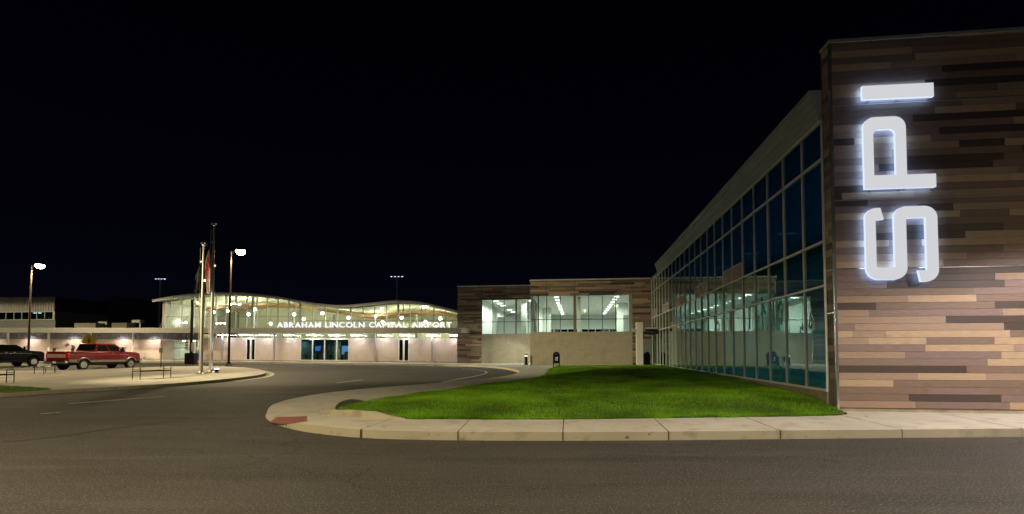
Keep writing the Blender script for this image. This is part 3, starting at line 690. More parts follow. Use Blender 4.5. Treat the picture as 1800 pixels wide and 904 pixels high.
m = MB(); m.box((-57.75, V+2.0, 3.05), (-52.6, V+2.2, 3.9)); tb.part('recess_header', m, int_wall)
tb.part('recess_ceiling', MB().box((-57.75, V+.05, 3.06), (-52.6, V+2.0, 3.14)), white_p)
tb.part('base_course', MB().box((-52.6, V-.03, .2), (-20.47, V, .72)), basec)
tb.part('base_course', MB().box((-101, V-.03, .2), (-57.9, V, .72)), basec)
# clerestory strip under the canopy
cu = [-52.6, -50.5, -49.0, -47.15, -45.68, -43.13, -41.3, -39.66, -38.1, -36.6, -35.12, -33.43, -31.76, -30.51, -27.76, -26.39, -24.9, -23.55, -22.07, -20.47]
for a, b in zip(cu, cu[1:]):
    w = tb.part('window', MB().box((a+.03, V+.06, 3.37), (b-.03, V+.07, 3.92)), hallglass)
m = MB()
for a in cu: m.box((a-.03, V-.01, 3.35), (a+.03, V+.1, 3.95))
m.box((-52.6, V-.015, 3.33), (-20.47, V+.12, 3.385)); tb.part('clerestory_frame', m, white_p)
# ground floor glazing
for a, b, n in ((-27.61, -26.31, 2), (-46.61, -45.36, 2), (-39.64, -33.62, 4)):
    for k in range(n):
        x0 = a+(b-a)*k/n; x1 = a+(b-a)*(k+1)/n
        w = tb.part('window', MB().box((x0+.05, V+.08, .82), (x1-.05, V+.09, 3.2)), shopglass)
        m = MB(); e_ = .09 if n == 4 else .16
        m.box((x0, V-.02, .62), (x0+e_*.6, V+.12, 3.33)); m.box((x1-e_*.6, V-.02, .62), (x1, V+.12, 3.33)); m.box((x0+e_*.6, V-.02, .62), (x1-e_*.6, V+.12, .80)); m.box((x0+e_*.6, V-.02, 3.2), (x1-e_*.6, V+.12, 3.33))
        m.build('frame', white_p, w, tb.off)
# corrugated fascia
def corrug(u0, u1, z0, z1, v, pitch, dep):
    n = int((u1-u0)/pitch*4); m = MB(); pts = []
    for i in range(n+1):
        u = u0+(u1-u0)*i/n; d = dep if (i//2) % 2 else 0; pts.append((u, v-d))
    m.add([(a, b, z0) for a, b in pts]+[(a, b, z1) for a, b in pts], [(i, i+1, n+2+i, n+1+i) for i in range(n)]); return m
tb.part('corrugated_fascia', corrug(-101, -52.6, 3.17, 3.95, V-.02, .34, .06), corr)
tb.part('corrugated_fascia_lining', MB().box((-101, V+.0, 3.21), (-57.9, V+.1, 3.95)), dark_roof)
# canopy
m = MB(); m.box((-101, 41.3, 4.16), (-18.98, V-.1, 4.44)); m.box((-101, 41.32, 3.88), (-18.98, 41.5, 4.16)); tb.part('canopy', m, cap_m, bevel=.02)
tb.part('canopy_edge', MB().box((-101, 41.27, 4.40), (-18.97, 41.34, 4.47)), alu_paint)
tb.part('canopy_soffit', MB().box((-101, 41.5, 4.0), (-19.0, V-.1, 4.05)), white_p)
m = MB().box((-19.6, 41.25, 3.9), (-18.96, 41.29, 4.38)); tb.part('junction_panel', m, MT['cornice_metal'])
for u in (-49.42, -42.77, -36.6, -30.32, -23.49, -55.9, -61.3, -67.16, -73.04, -78.87, -84.8, -90.7):
    if u in (-36.6, -55.9): continue
    tb.part('column', MB().box((u-.09, 43.55, .4), (u+.09, 43.75, 4.0)), white_p if u < -56 else cap_m, bevel=.015)
# recessed entrance
m = MB()
dv = V+2.0
for a, b in ((-57.7, -56.03), (-56.03, -54.3), (-54.3, -52.65)):
    d = tb.part('door', MB().box((a+.06, dv-.02, .75), (b-.06, dv-.01, 3.0)), hallglass)
    q = MB(); q.box((a, dv-.06, .62), (a+.07, dv+.02, 3.05)); q.box((b-.07, dv-.06, .62), (b, dv+.02, 3.05)); q.box((a+.07, dv-.06, .62), (b-.07, dv+.02, .78)); q.box((a+.07, dv-.06, 2.03), (b-.07, dv+.02, 2.16)); q.build('frame', white_p, d, tb.off)
m = MB(); m.box((-57.7, dv+4, .6), (-52.7, dv+4.1, 3.3)); tb.part('lobby_wall', m, int_cream)
m = MB(); m.box((-57.7, dv+.1, 3.2), (-52.7, dv+4, 3.3)); m.box((-57.9, dv+.2, .6), (-57.75, dv+4, 3.2)); tb.part('lobby_ceiling', m, int_ceil)
# wavy roof of the hall
rc = [(-57.75,7.9),(-55.25,8.30),(-52.3,8.60),(-49.37,8.72),(-46.48,8.69),(-43.61,8.42),(-41.47,8.13),(-39.36,7.74),(-36.57,7.33),(-33.81,7.13),(-31.09,7.32),(-28.4,7.58),(-27.07,7.62),(-25.07,7.52),(-23.1,7.16),(-21.14,6.66),(-20.42,6.45)]
rcs = smooth_line(rc, 5)
def zr(u):
    for (a, za), (b, zb) in zip(rcs, rcs[1:]):
        if a <= u <= b: return za+(zb-za)*(u-a)/(b-a)
    return rcs[0][1] if u < rcs[0][0] else rcs[-1][1]
def curvebar(mb, v0, v1, top, bot, u0=-58, u1=-20, mi=0):
    P = [p for p in rcs if u0 <= p[0] <= u1]; n = len(P)
    vs = [(u, v, z+t) for v in (v0, v1) for t in (top, bot) for u, z in P]
    f = []
    for i in range(n-1): f += [(i, i+1, n+i+1, n+i), (2*n+i, 3*n+i, 3*n+i+1, 2*n+i+1), (i, 2*n+i, 2*n+i+1, i+1), (n+i, n+i+1, 3*n+i+1, 3*n+i)]
    f += [(0, n, 3*n, 2*n), (n-1, 3*n-1, 4*n-1, 2*n-1)]
    mb.add(vs, f, mi)
m = MB(); curvebar(m, 42.3, 60, 0, -.13); tb.part('wavy_roof', m, cap_m, smooth=True)
m = MB(); curvebar(m, 42.36, 42.5, -.13, -.27); tb.part('roof_fascia', m, alu_paint, smooth=True)
m = MB(); curvebar(m, V+.2, 58.4, -.16, -.24); tb.part('hall_ceiling', m, int_cream, smooth=True)
hm = [-57.3,-56.61,-55.16,-53.57,-52.14,-50.63,-49.33,-48.03,-46.66,-45.84,-45.32,-43.98,-42.6,-41.24,-39.75,-38.14,-36.62,-35.11,-33.45,-31.93,-30.52,-29.09,-27.66,-27.03,-26.26,-24.86,-23.41,-22.0,-20.5]
big = {-52.14, -45.84, -39.75, -33.45, -27.66}
for a, b in zip(hm, hm[1:]):
    m = MB(); n = 4; vs = [(a+.03, V+.05, 4.5), (b-.03, V+.05, 4.5)]+[(b-.03+(a-b+.06)*k/n, V+.05, zr(b+(a-b)*k/n)-.2) for k in range(n+1)]
    m.add(vs, [tuple(range(len(vs)))]); w = tb.part('window', m, hallglass)
    zt_ = 5.45 if a > -40 else 5.98
    MB().box((a+.035, V+.02, zt_-.025), (b-.035, V+.1, zt_+.025)).build('transom', steel_grey, w, tb.off)
for u in hm:
    wd = .11 if u in big else .045
    tb.part('mullion', MB().box((u-wd, V-.06, 4.45), (u+wd, V+.12, zr(u)-.12)), alu_paint)
tb.part('hall_end_wall', MB().box((-57.75, V, 4.45), (-57.36, 58.4, 7.6)), cap_m)
m = MB(); n = len(rcs)
m.add([(u, 58.4, .6) for u, z in rcs]+[(u, 58.4, z-.24) for u, z in rcs], [(i, i+1, n+i+1, n+i) for i in range(n-1)]); tb.part('hall_rear_wall', m, int_cream)
tb.part('hall_end_wall', MB().box((-20.6, V+.15, .6), (-20.49, 58.3, 6.3)), int_cream)
tb.part('mezzanine_floor', MB().box((-57.3, V+6.5, 3.4), (-20.6, 58.3, 3.6)), int_floor)
tb.part('hall_partition', MB().box((-33, 54, 3.6), (-24, 54.2, 5.7)), int_cream)
for v in (50.5, 55):
    m = MB(); curvebar(m, v, v+.2, -.5, -.80, -57.3, -20.6); tb.part('glulam_beam', m, glulam)
for k in range(7):
    u = -55.5+k*5.6
    tb.part('hall_column', MB().lathe([(.16, .6), (.16, zr(u)-1.0)], (u, 50.6, 0), 10), steel_grey, smooth=True)
for k in range(8):
    u0 = -56.5+k*4.6
    tb.part('tie_rod', MB().tube([(u0, 45.0, 4.6), (u0+3.0, 45.0, zr(min(u0+3, -20.6))-.6)], .025, 5), steel_grey)
# canopy hangers
for u in (-58.3,): tb.part('roof_brace', MB().tube([(-59.9, 46, 4.5), (-57.8, 44.5, 5.9)], .05, 6), alu_paint)
# left wing roof
tb.part('wing_roof', MB().box((-101, V-.1, 4.2), (-57.8, 62, 4.42)), roofing)
# ---- room behind the big shop window
m = MB(); m.box((-40.5, 50.5, .6), (-32.8, 50.7, 3.3)); m.box((-40.7, V+.3, .6), (-40.5, 50.7, 3.3)); m.box((-32.8, V+.3, .6), (-32.6, 50.7, 3.3)); tb.part('shop_wall', m, mat('shop_wall', (.16, .24, .24), .7, var=.3, scale=2))
tb.part('shop_ceiling', MB().box((-40.5, V+.3, 3.25), (-32.8, 50.5, 3.32)), int_ceil)
tb.part('shop_header', MB().box((-40.5, V+.35, 2.98), (-32.8, V+.5, 3.24)), steel_grey)
tb.part('shop_pillar', MB().box((-37.4, 48.2, .6), (-36.7, 48.6, 3.25)), int_cream)
for lo, hi in ((-28.2, -25.8), (-47.2, -44.8)):
    tb.part('shop_wall', MB().box((lo, 45.6, .6), (hi, 45.7, 3.3)), mat('dark_lobby', (.05, .045, .035), .7, var=.5, scale=3))
def tbz(u, z): return z + T*(-20.45-u)
def hung(t): t.e.rotation_euler[1] = 0
soff = [-49.03,-46.33,-43.81,-40.7,-37.85,-35.06,-32.37,-29.2,-26.87,-26.2,-23.4,-20.75]
for k, u in enumerate(soff):
    z = tbz(u, 3.74); L = .5 if u in (-26.87, -26.2) else 1.15
    t = Thing('canopy_light', '%s bright tube light from the left under the long terminal canopy' % ORD[k], 'light', (u, 43.2, z), 'L', group='tube lights under the terminal canopy')
    t.part('housing', MB().box((u-L/2, 43.1, z), (u+L/2, 43.3, z+.05)).box((u-.02, 43.18, z+.05), (u+.02, 43.22, tbz(u, 3.99))), white_p)
    t.part('tube', MB().box((u-L/2+.02, 43.13, z-.07), (u+L/2-.02, 43.27, z-.002)), L_strip)
for k, u in enumerate((-58.6, -62.8, -69.6, -75.8, -81.6, -87.2, -93)):
    z = tbz(u, 3.96)
    t = Thing('soffit_downlight', '%s small round downlight from the hall in the canopy over the corrugated band' % ORD[k], 'light', (u, 43.0, z), 'L', group='downlights in the left wing canopy')
    t.part('trim_ring', MB().lathe([(.16, z), (.16, z+.04)], (u, 43.0, 0), 12), white_p); t.part('lens', MB().lathe([(.13, z-.02), (.13, z-.002)], (u, 43.0, 0), 12), emis('downlight_lens', (1, .86, .66), 30) if k == 0 else MT['downlight_lens'])
    l = bpy.data.lights.new('downlight', 'SPOT'); l.energy = 430; l.color = (1, .83, .70); l.spot_size = R(150); l.spot_blend = .6; l.shadow_soft_size = .12
    o = bpy.data.objects.new('downlight', l); COL.objects.link(o); o.parent = t.e; o.location = (0, 0, -.05)
# recess and lobby lights
strip(-55, 45.2, tbz(-55, 3.05), 1.6, .2, 'entrance_light', 'strip light in the recessed entrance of the terminal', 'light', None, lm=L_shop)
strip(-55, 48, tbz(-55, 3.18), 3, .4, 'lobby_light', 'strip light glowing in the lobby behind the glass entrance doors', 'light', None, lm=L_shop)
for k, (u, v) in enumerate(((-38.9, 46.5), (-35.2, 46.5))):
    strip(u, v, tbz(u, 3.23), 2.4, .25, 'shop_light', '%s ceiling light behind the big four pane window' % ('left' if k == 0 else 'right'), 'ceiling light', 'lights behind the four pane window', lm=L_shop)
# pendant globes
def onV(px, py, v):                                  # a point of the hall, laid out on the plane v
    th = .0392; x = (px-900)/930.6; y = -(py-582.4)/930.6
    d = Vector((x, math.cos(th)-y*math.sin(th), math.sin(th)+y*math.cos(th))); a = inv(0, 0); b = inv(d.x, d.y); t = (v-a[1])/(b[1]-a[1])
    return a[0]+(b[0]-a[0])*t, 1.83+d.z*t
glob = [(324.6,553),(375,549),(400,547),(437,553),(448,544),(476,569),(517,553),(534,561),(567,551),(612.6,559),(660,556),(673,567),(706,559),(748,566),(774,560)]
for k, (px, py) in enumerate(glob):
    v = 48 + (k % 3)*1.6; u, z = onV(px, py, v); top = tbz(u, zr(u)-.25)
    t = Thing('pendant_globe', '%s glowing globe lamp from the left hanging in the wavy roofed hall' % ORD[k], 'pendant lamp', (u, v, z), 'L', group='globe lamps in the hall')
    t.part('globe', MB().sphere((u, v, z), .155), L_globe, smooth=True); t.part('cord', MB().tube([(u, v, z+.2), (u, v, top)], .012, 4), black_m)
for k, (px, py, lab) in enumerate(((432, 523.5, 'cluster of small uplights high under the hall roof behind the tall lamp post'), (414, 535, 'cluster of small uplights below the roof left of the tall lamp post'), (750, 539, 'row of small uplights under the roof near the right end of the hall'), (320, 567.5, 'low bright strip light inside the left end of the hall'), (388, 568.5, 'low bright strip light inside the hall right of the flagpoles'))):
    u, z = onV(px, py, 46.4); t = Thing('hall_light', lab, 'light', (u, 46.4, z), 'L')
    m = MB()
    for a in (-.55, 0, .55): m.sphere((u+a, 46.4, z+random.uniform(-.05, .05)), .07)
    t.part('lens', m, L_globe); t.part('bar', MB().box((u-.75, 46.48, z-.03), (u+.75, 46.54, z+.03)), alu_paint)
# airport name
nm = Thing('name_sign', 'row of glowing white capital letters spelling the airport name on the canopy edge', 'sign', (-41.09, 41.42, tbz(-41.09, 4.46)), 'L', tilt=T, own=True)
def letters(word, u0, u1, h):
    out = []; x = 0
    for ch in word:
        fc = bpy.data.curves.new('t', 'FONT'); fc.body = ch; fc.size = 1; fc.extrude = .035; fc.offset = .018
        o = bpy.data.objects.new('t', fc); COL.objects.link(o); dg = bpy.context.evaluated_depsgraph_get()
        me = bpy.data.meshes.new_from_object(o.evaluated_get(dg)); bpy.data.objects.remove(o)
        co = [v.co for v in me.vertices]; a = min(c.x for c in co); b = max(c.x for c in co); zb = min(c.y for c in co); zt = max(c.y for c in co)
        w = (b-a) * (1.0 if ch != 'I' else 1.0); out.append((me, a, b, zb, zt, x, ch)); x += w + .13
    sc = (u1-u0)/(x-.13)
    for me, a, b, zb, zt, x, ch in out:
        for v in me.vertices: v.co = ((v.co.x-a+x)*sc, (v.co.z), (v.co.y-zb)/(zt-zb)*h)
        me.name = 'letter'; me.materials.clear(); me.materials.append(L_name)
        o = bpy.data.objects.new('letter', me); COL.objects.link(o); o.parent = nm.e; o.location = (u0+41.09, 0, .05); o['label'] = 'letter ' + ch
for wd, a, b in (('ABRAHAM', -41.09, -35.85), ('LINCOLN', -35.3, -30.65), ('CAPITAL', -30.1, -25.75), ('AIRPORT', -25.2, -20.63)): letters(wd, a, b, .60)
nm.part('rail', MB().box((0, -.02, 0), (20.5, .03, .045)), alu_dark)

# things seen in the room behind the shop window
def tvset(u, v, z, w, h, lab, col):
    t = Thing('television', lab, 'screen', (u, v, tbz(u, z)), 'L'); z = tbz(u, z)
    t.part('casing', MB().box((u-w/2-.03, v, z-.03), (u+w/2+.03, v+.08, z+h+.03)), black_m); t.part('screen', MB().box((u-w/2, v-.01, z), (u+w/2, v-.002, z+h)), emis('screen_'+lab[:6].strip(), col, 1.3))
tvset(-38.75, 46.6, 1.85, .75, .6, 'blue glowing screen hanging in the left pane of the four pane window', (.12, .28, .95))
tvset(-35.35, 46.9, 1.5, .9, 1.0, 'pale blue glowing tall screen in the middle of the right hand panes', (.30, .50, 1.0))
for k, (u, lab) in enumerate(((-39.1, 'low counter with pale items behind the left shop pane'), (-36.0, 'dark counter with thin legs behind the third shop pane'))):
    z = tbz(u, .6); t = Thing('counter', lab, 'counter', (u, 45.8, z), 'L')
    t.part('top', MB().box((u-.8, 45.5, z+.85), (u+.8, 46.1, z+.9)), white_p)
    for a in (-.7, .7): t.part('leg', MB().box((u+a-.03, 45.6, z), (u+a+.03, 46.0, z+.85)), black_m)
    t.part('shelf', MB().box((u-.66, 45.6, z+.3), (u+.66, 46.0, z+.34)), steel_grey)
u = -37.9; z = tbz(u, .6); t = Thing('display_stand', 'narrow rust brown display stand behind the second shop pane', 'display stand', (u, 45.9, z), 'L')
t.part('post', MB().lathe([(.20, z), (.10, z+.5), (.16, z+1.0), (.20, z+1.4), (.08, z+1.9)], (u, 45.9, 0), 10), mat('rust_brown', (.30, .10, .05), .6), smooth=True)
u = -34.4; z = tbz(u, .6); t = Thing('desk', 'orange brown wooden desk behind the right shop pane', 'desk', (u, 46.2, z), 'L')
t.part('top', MB().box((u-.65, 45.9, z+1.0), (u+.65, 46.5, z+1.2)), mat('desk_wood', (.45, .22, .08), .5)); t.part('front', MB().box((u-.6, 46.0, z), (u+.6, 46.4, z+1.0)), steel_grey)

# ------------------------------------------------------------ control room block and things on the roofs
cb = Thing('control_building', 'dark rooftop building with silver corrugated band over a strip of windows', 'building', (-90.3, 60, 5.0), 'L')
cb.part('corrugated_band', corrug(-112, -90.35, 8.36, 10.72, 59.98, .48, .10), corr_up)
cb.part('upper_wall', MB().box((-112, 60.02, 8.36), (-90.35, 70, 10.7)), dark_roof)
cb.part('lower_wall', MB().box((-112, 60.3, 4.4), (-90.5, 70, 7.0)), steel_grey)
m = MB(); m.box((-112, 59.9, 6.98), (-90.25, 60.1, 7.1)); m.box((-112, 59.9, 8.26), (-90.25, 60.1, 8.36)); m.box((-90.6, 59.91, 7.1), (-90.25, 60.1, 8.26)); cb.part('window_frame', m, alu_paint)
cu_ = [-111.0, -108, -105, -102.2, -100.7, -99.21, -97.73, -96.31, -94.9, -93.55, -92.1, -90.65]
room_d = mat('control_room_dark', (.02, .05, .045), .6, var=.5, scale=1)
for a, b in zip(cu_, cu_[1:]):
    w = cb.part('window', MB().box((a+.04, 60.03, 7.1), (b-.04, 60.04, 8.26)), shopglass); MB().box((a-.05, 59.93, 7.1), (a+.05, 60.08, 8.26)).build('mullion', alu_paint, w, cb.off)
cb.part('inner_wall', MB().box((-112, 63, 7.0), (-90.5, 63.1, 8.36)), room_d)
cb.part('end_wall', MB().box((-90.5, 60.12, 7.0), (-90.36, 70, 8.36)), steel_grey)
for k, u in enumerate((-95.0, -94.2)):
    strip(u, 61, 8.25, .5, .25, 'ceiling_light', 'small bluish ceiling light, the %s one of two behind the control room windows' % ('left', 'right')[k], 'ceiling light', 'lights in the control room', lm=L_dim)
hg = Thing('dark_hangar', 'large unlit dark building with sloping roof behind the left wing', 'building', (-100, 92, 3), 'L')
hg.part('wall', MB().prism([(-135, 3), (-135, 6.5), (-108, 14.2), (-80, 10.3), (-62, 7.6), (-62, 3)], 90, 125), dark_roof)
m = MB()
for k in range(30): m.box((-130+k*2.2, 89.93, 3.2), (-129.9+k*2.2, 89.99, 6.4))
hg.part('seams', m, steel_grey)
def unit(u0, u1, v, z0, z1, lab, cat, mt, nm='rooftop_unit'):
    t = Thing(nm, lab, cat, ((u0+u1)/2, v, z0), 'L')
    t.part('casing', MB().box((u0, v-.8, z0+.1), (u1, v+.8, z1)), mt, bevel=.03)
    for k in range(3): t.part('louvre', MB().box((u0+.15, v-.83, z0+.3+k*(z1-z0-.4)/3), (u1-.15, v-.805, z0+.34+k*(z1-z0-.4)/3)), steel_grey)
    t.part('curb', MB().box((u0+.1, v-.7, z0-.6), (u1-.1, v+.7, z0+.1)), steel_grey)
    return t
tan_m = mat('unit_tan', (.34, .30, .22), .6, var=.15)
unit(-81.7, -78.1, 56, 5.0, 6.15, 'wide tan rooftop unit above the red pickup truck', 'rooftop unit', tan_m)
unit(-75.5, -73.0, 56, 5.0, 6.15, 'narrower tan rooftop unit between the wide unit and the hall', 'rooftop unit', tan_m)
t = Thing('roof_vent', 'small hooded roof vent on a stem beside the left end of the hall', 'vent', (-71.8, 56, 4.9), 'L')
t.part('hood', MB().box((-72.6, 55.6, 6.15), (-71.2, 56.4, 6.6)), alu_paint, bevel=.05); t.part('stem', MB().box((-71.5, 55.8, 4.4), (-71.3, 56, 6.15)), alu_paint)
t = Thing('roof_hatch', 'low dark hatch on top of the left wing roof behind the wide tan unit', 'roof hatch', (-79.2, 58, 5.6), 'L')
t.part('casing', MB().box((-80.1, 57.6, 4.4), (-78.6, 58.4, 6.5)), steel_grey)
def mast(x, y, ztop, lab, n, spread, col):
    t = Thing('floodlight_mast', lab, 'light mast', (x, y, .4))
    t.part('pole', MB().tube([(x, y, .3), (x, y, ztop)], [.28, .16], 10), alu_paint, smooth=True)
    t.part('crossarm', MB().box((x-spread, y-.1, ztop-.1), (x+spread, y+.1, ztop+.1)), alu_paint)
    for k in range(n):
        a = x-spread+2*spread*k/(n-1)
        f = t.part('floodlight', MB().lathe([(.30, ztop+.1), (.42, ztop+.3), (.36, ztop+.7), (.1, ztop+.85)], (a, y, 0), 10), black_m, smooth=True)
        MB().lathe([(.12, ztop+.0), (.22, ztop+.09)], (a, y, 0), 10).build('lens', emis('mast_lens', (.5, .6, 1), 3) if 'mast_lens' not in MT else MT['mast_lens'], f, t.off)
mast(-73.4, 110, 17.0, 'far pale light mast above the left tip of the hall roof', 4, .9, 3)
mast(-23.6, 108, 17.2, 'far light mast behind the second roof wave of the hall', 4, 1.1, 3)

# ------------------------------------------------------------ street lamps
def lamp_post(x, y, h, arm, watt, col, lab, group=None, lens=L_lamp, z0=None, size=158, aim=(0, 0), blend=.35):
    z = plz(x, y) if z0 is None else z0
    t = Thing('street_lamp', lab, 'street lamp', (x, y, z), group=group); d = Vector(arm); L = d.length; d.normalize()
    t.part('pole', MB().tube([(x, y, z+.15), (x, y, z+h-.1)], [.11, .07], 10), brown_m, smooth=True)
    t.part('base', MB().lathe([(.30, z), (.30, z+.06), (.17, z+.14), (.15, z+.32)], (x, y, 0), 12), brown_m)
    t.part('arm', MB().tube([(x, y, z+h-.35), (x+d.x*L*.5, y+d.y*L*.5, z+h-.02), (x+d.x*L, y+d.y*L, z+h+.04)], .035, 6), brown_m)
    hx, hy, hz = x+d.x*(L+.25), y+d.y*(L+.25), z+h
    t.part('lamp_head', MB().lathe([(.10, hz+.24), (.28, hz+.17), (.41, hz+.04), (.40, hz-.02)][::-1], (hx, hy, 0), 16), brown_m, smooth=True)
    t.part('lens', MB().lathe([(.03, hz-.42), (.22, hz-.38), (.36, hz-.24), (.38, hz-.02)], (hx, hy, 0), 16), lens, smooth=True)
    l = bpy.data.lights.new('lamp_light', 'SPOT'); l.energy = watt; l.color = col; l.spot_size = R(size); l.spot_blend = blend; l.shadow_soft_size = .22
    o = bpy.data.objects.new('lamp_light', l); COL.objects.link(o); o.parent = t.e; o.location = (hx-x, hy-y, h-.52); o.rotation_euler = (aim[0], aim[1], 0)
    return t
WARM = (1.0, .79, .46); OLIVE = (1.0, .84, .48)
lamp_post(-25.14, 47.06, 10.3, (.62, 0), 6300, WARM, 'tall dark lamp post with a glaring warm light right of the two flagpoles', z0=g(-25.1, 47.1)+.15, size=168)
lamp_post(-50.2, 55, 10.3, (.62, 0), 8500, WARM, 'lamp post with a glaring warm light behind the black pickup at the left edge', z0=g(-50.2, 55), size=168)
lamp_post(-11.5, 3.5, 10.3, (.62, 0), 8200, WARM, 'lamp post on the far kerb left of the viewer', z0=0, size=150, lens=L_flat)
lamp_post(8.6, 4.2, 10.3, (-.62, .2), 3900, (1.0, .83, .60), 'lamp post on the near kerb right of the viewer', z0=0, size=133, lens=L_flat)
lamp_post(-36, 24, 10.3, (.62, 0), 5200, WARM, 'lamp post on the plaza left of the view', z0=plz(-36, 24))
lamp_post(-86, 60, 10.3, (-.62, 0), 20000, WARM, 'lamp post in front of the far left wing outside the view', z0=g(-86, 60), size=178, blend=.05)
lamp_post(-2, -26, 12, (.62, 0), 2600, OLIVE, 'tall lamp post of the car park far behind the viewer', z0=0, size=172, blend=.1, lens=L_flat)
lamp_post(14.6, 9.6, 6.2, (-.3, .3), 1900, (1.0, .86, .82), 'short lamp post on the pavement right of the plank tower', z0=.0, size=152, lens=L_flat)
# fill spot added on an unseen pole to brighten the tan walls and lawn
x, y = -33, 17; z = 0.1
t = Thing('fill_post', 'added unseen pole with a fill spotlight aimed across the lawn at the tan block walls', 'floodlight', (x, y, z))
t.part('pole', MB().tube([(x, y, z), (x, y, z+11.5)], [.12, .08], 10), brown_m, smooth=True)
t.part('fill_head', MB().box((x-.3, y-.2, z+11.5), (x+.3, y+.2, z+11.8)), brown_m, bevel=.03)
l = bpy.data.lights.new('fill_spot', 'SPOT'); l.energy = 58000; l.color = OLIVE; l.spot_size = R(42); l.spot_blend = .85; l.shadow_soft_size = .25
o = bpy.data.objects.new('fill_spot', l); COL.objects.link(o); o.parent = t.e; o.location = (.45, .35, 11.7)
o.rotation_euler = (Vector((4, 48, -5.5))-Vector((x+.45, y+.35, z+11.7))).to_track_quat('-Z', 'Y').to_euler()
# wall light on the hidden side of the nearer tan block
t = Thing('wall_light', 'wall pack light shining on the set back block wall from the side', 'wall light', (-11.55, 39.6, 3.1), 'L')
t.part('housing', MB().box((-11.75, 39.4, 3.1), (-11.49, 39.8, 3.4)), black_m, bevel=.02); t.part('lens', MB().box((-11.74, 39.42, 3.06), (-11.55, 39.78, 3.098)), L_shop)
l = bpy.data.lights.new('wall_pack', 'SPOT'); l.energy = 270; l.color = (.97, 1.0, .80); l.spot_size = R(165); l.spot_blend = .3; l.shadow_soft_size = .1
o = bpy.data.objects.new('wall_pack', l); COL.objects.link(o); o.parent = t.e; o.location = (-.35, 0, .0); o.rotation_euler = (0, R(28), 0)

# third, dark post with a camera and boxes
x, y = -29.9, 49.4; z = plz(x, y)
t = Thing('camera_post', 'dark post with white dome camera on top and boxes low down, left of flagpoles', 'post', (x, y, z))
t.part('pole', MB().tube([(x, y, z), (x, y, 6.7)], .13, 8), black_m, smooth=True)
t.part('arm', MB().tube([(x, y, 6.45), (x+.35, y, 6.5)], .05, 6), white_p); t.part('camera', MB().sphere((x+.42, y, 6.35), .22), white_p, smooth=True)
t.part('base_cabinet', MB().box((x-.45, y-.3, z), (x+.45, y+.3, z+1.05)), black_m, bevel=.03)
t.part('control_box', MB().box((x-.42, y-.25, z+1.35), (x-.14, y+.05, z+2.2)), white_p, bevel=.02)
t.part('control_box', MB().box((x+.12, y-.25, z+1.2), (x+.4, y+.05, z+2.0)), alu_paint, bevel=.02)
m = MB()
for k in range(3): m.box((x-.43, y-.262, z+1.5+k*.25), (x-.13, y-.252, z+1.58+k*.25))
t.part('box_stripes', m, black_m)

# flagpoles and limp flags
def flagpole(x, y, h, lab):
    z = plz(x, y); t = Thing('flagpole', lab, 'flagpole', (x, y, z))
    t.part('pole', MB().tube([(x, y, z), (x, y, z+h*.5), (x, y, z+h)], [.125, .105, .06], 14), silver_m, smooth=True)
    t.part('base_flange', MB().lathe([(.32, z), (.32, z+.03), (.17, z+.07), (.14, z+.16)], (x, y, 0), 16), silver_m)
    t.part('truck_cap', MB().lathe([(.07, z+h), (.12, z+h+.03), (.12, z+h+.09), (.05, z+h+.13)], (x, y, 0), 10), silver_m)
    for s_ in (-1, 1): t.part('ball', MB().sphere((x+s_*.10, y, z+h+.20), .085), silver_m, smooth=True)
    t.part('cleat', MB().box((x+.08, y-.05, z+h*.72), (x+.2, y-.02, z+h*.72+.14)), silver_m)
    t.part('halyard', MB().tube([(x-.14, y-.1, z+1.3), (x-.15, y-.1, z+h-.1)], .010, 4), white_p)
    return t
flagpole(-20.25, 34.53, 8.35, 'shorter silver flagpole, the left one, with the dark flag')
flagpole(-20.40, 35.94, 10.0, 'taller silver flagpole carrying the striped red and white flag')
def limp(name, lab, x, y, z1, z0, w, colfn, mats, sway, seed):
    r = random.Random(seed); nx_, nz_ = 28, 30; vs = []; fs = []; mi = []
    for j in range(nz_+1):
        t_ = j/nz_; zz = z1+(z0-z1)*t_
        for i in range(nx_+1):
            s_ = i/nx_; droop = s_*(.9*(1-t_)**1.2)
            px = x - w*(.25+.75*math.sin(min(t_*2.2, 1)*math.pi/2))*(.5*s_+.28*math.sin(s_*9+t_*2+seed)*s_+.10*math.sin(s_*17)) + sway*t_
            py = y + .16*math.sin(s_*13+t_*1.5)*(.4+.6*t_) - .06*s_
            vs.append((px, py, zz-.5*s_*(1-t_)-.25*s_))
    for j in range(nz_):
        for i in range(nx_):
            fs.append((j*(nx_+1)+i, j*(nx_+1)+i+1, (j+1)*(nx_+1)+i+1, (j+1)*(nx_+1)+i)); mi.append(colfn(i/nx_, j/nz_))
    m = MB(); m.v, m.f, m.m = vs, fs, mi
    t = Thing(name, lab, 'flag', (x, y, z0)); o = t.part('cloth', m, mats, smooth=True); t.part('clip', MB().box((x-.02, y-.03, z1-.05), (x+.14, y+.03, z1)), silver_m)
    so_ = o.modifiers.new('thickness', 'SOLIDIFY'); so_.thickness = .006
fr_, fw_, fb_ = mat('flag_red', (.80, .05, .04), .8), mat('flag_white', (.74, .70, .66), .8), mat('flag_blue', (.02, .03, .12), .8)
limp('flag', 'limp red and white striped flag with a blue corner on the taller flagpole', -20.50, 35.80, 9.35, 6.0, .55,
     lambda s_, t_: 2 if (s_ < .38 and t_ < .5 and s_ > .12) else (int(s_*13+ t_*3.2) % 2 if t_ < .72 else (1 if (s_*9+t_*3) % 3 > .6 else 0)), [fr_, fw_, fb_], .06, 1)
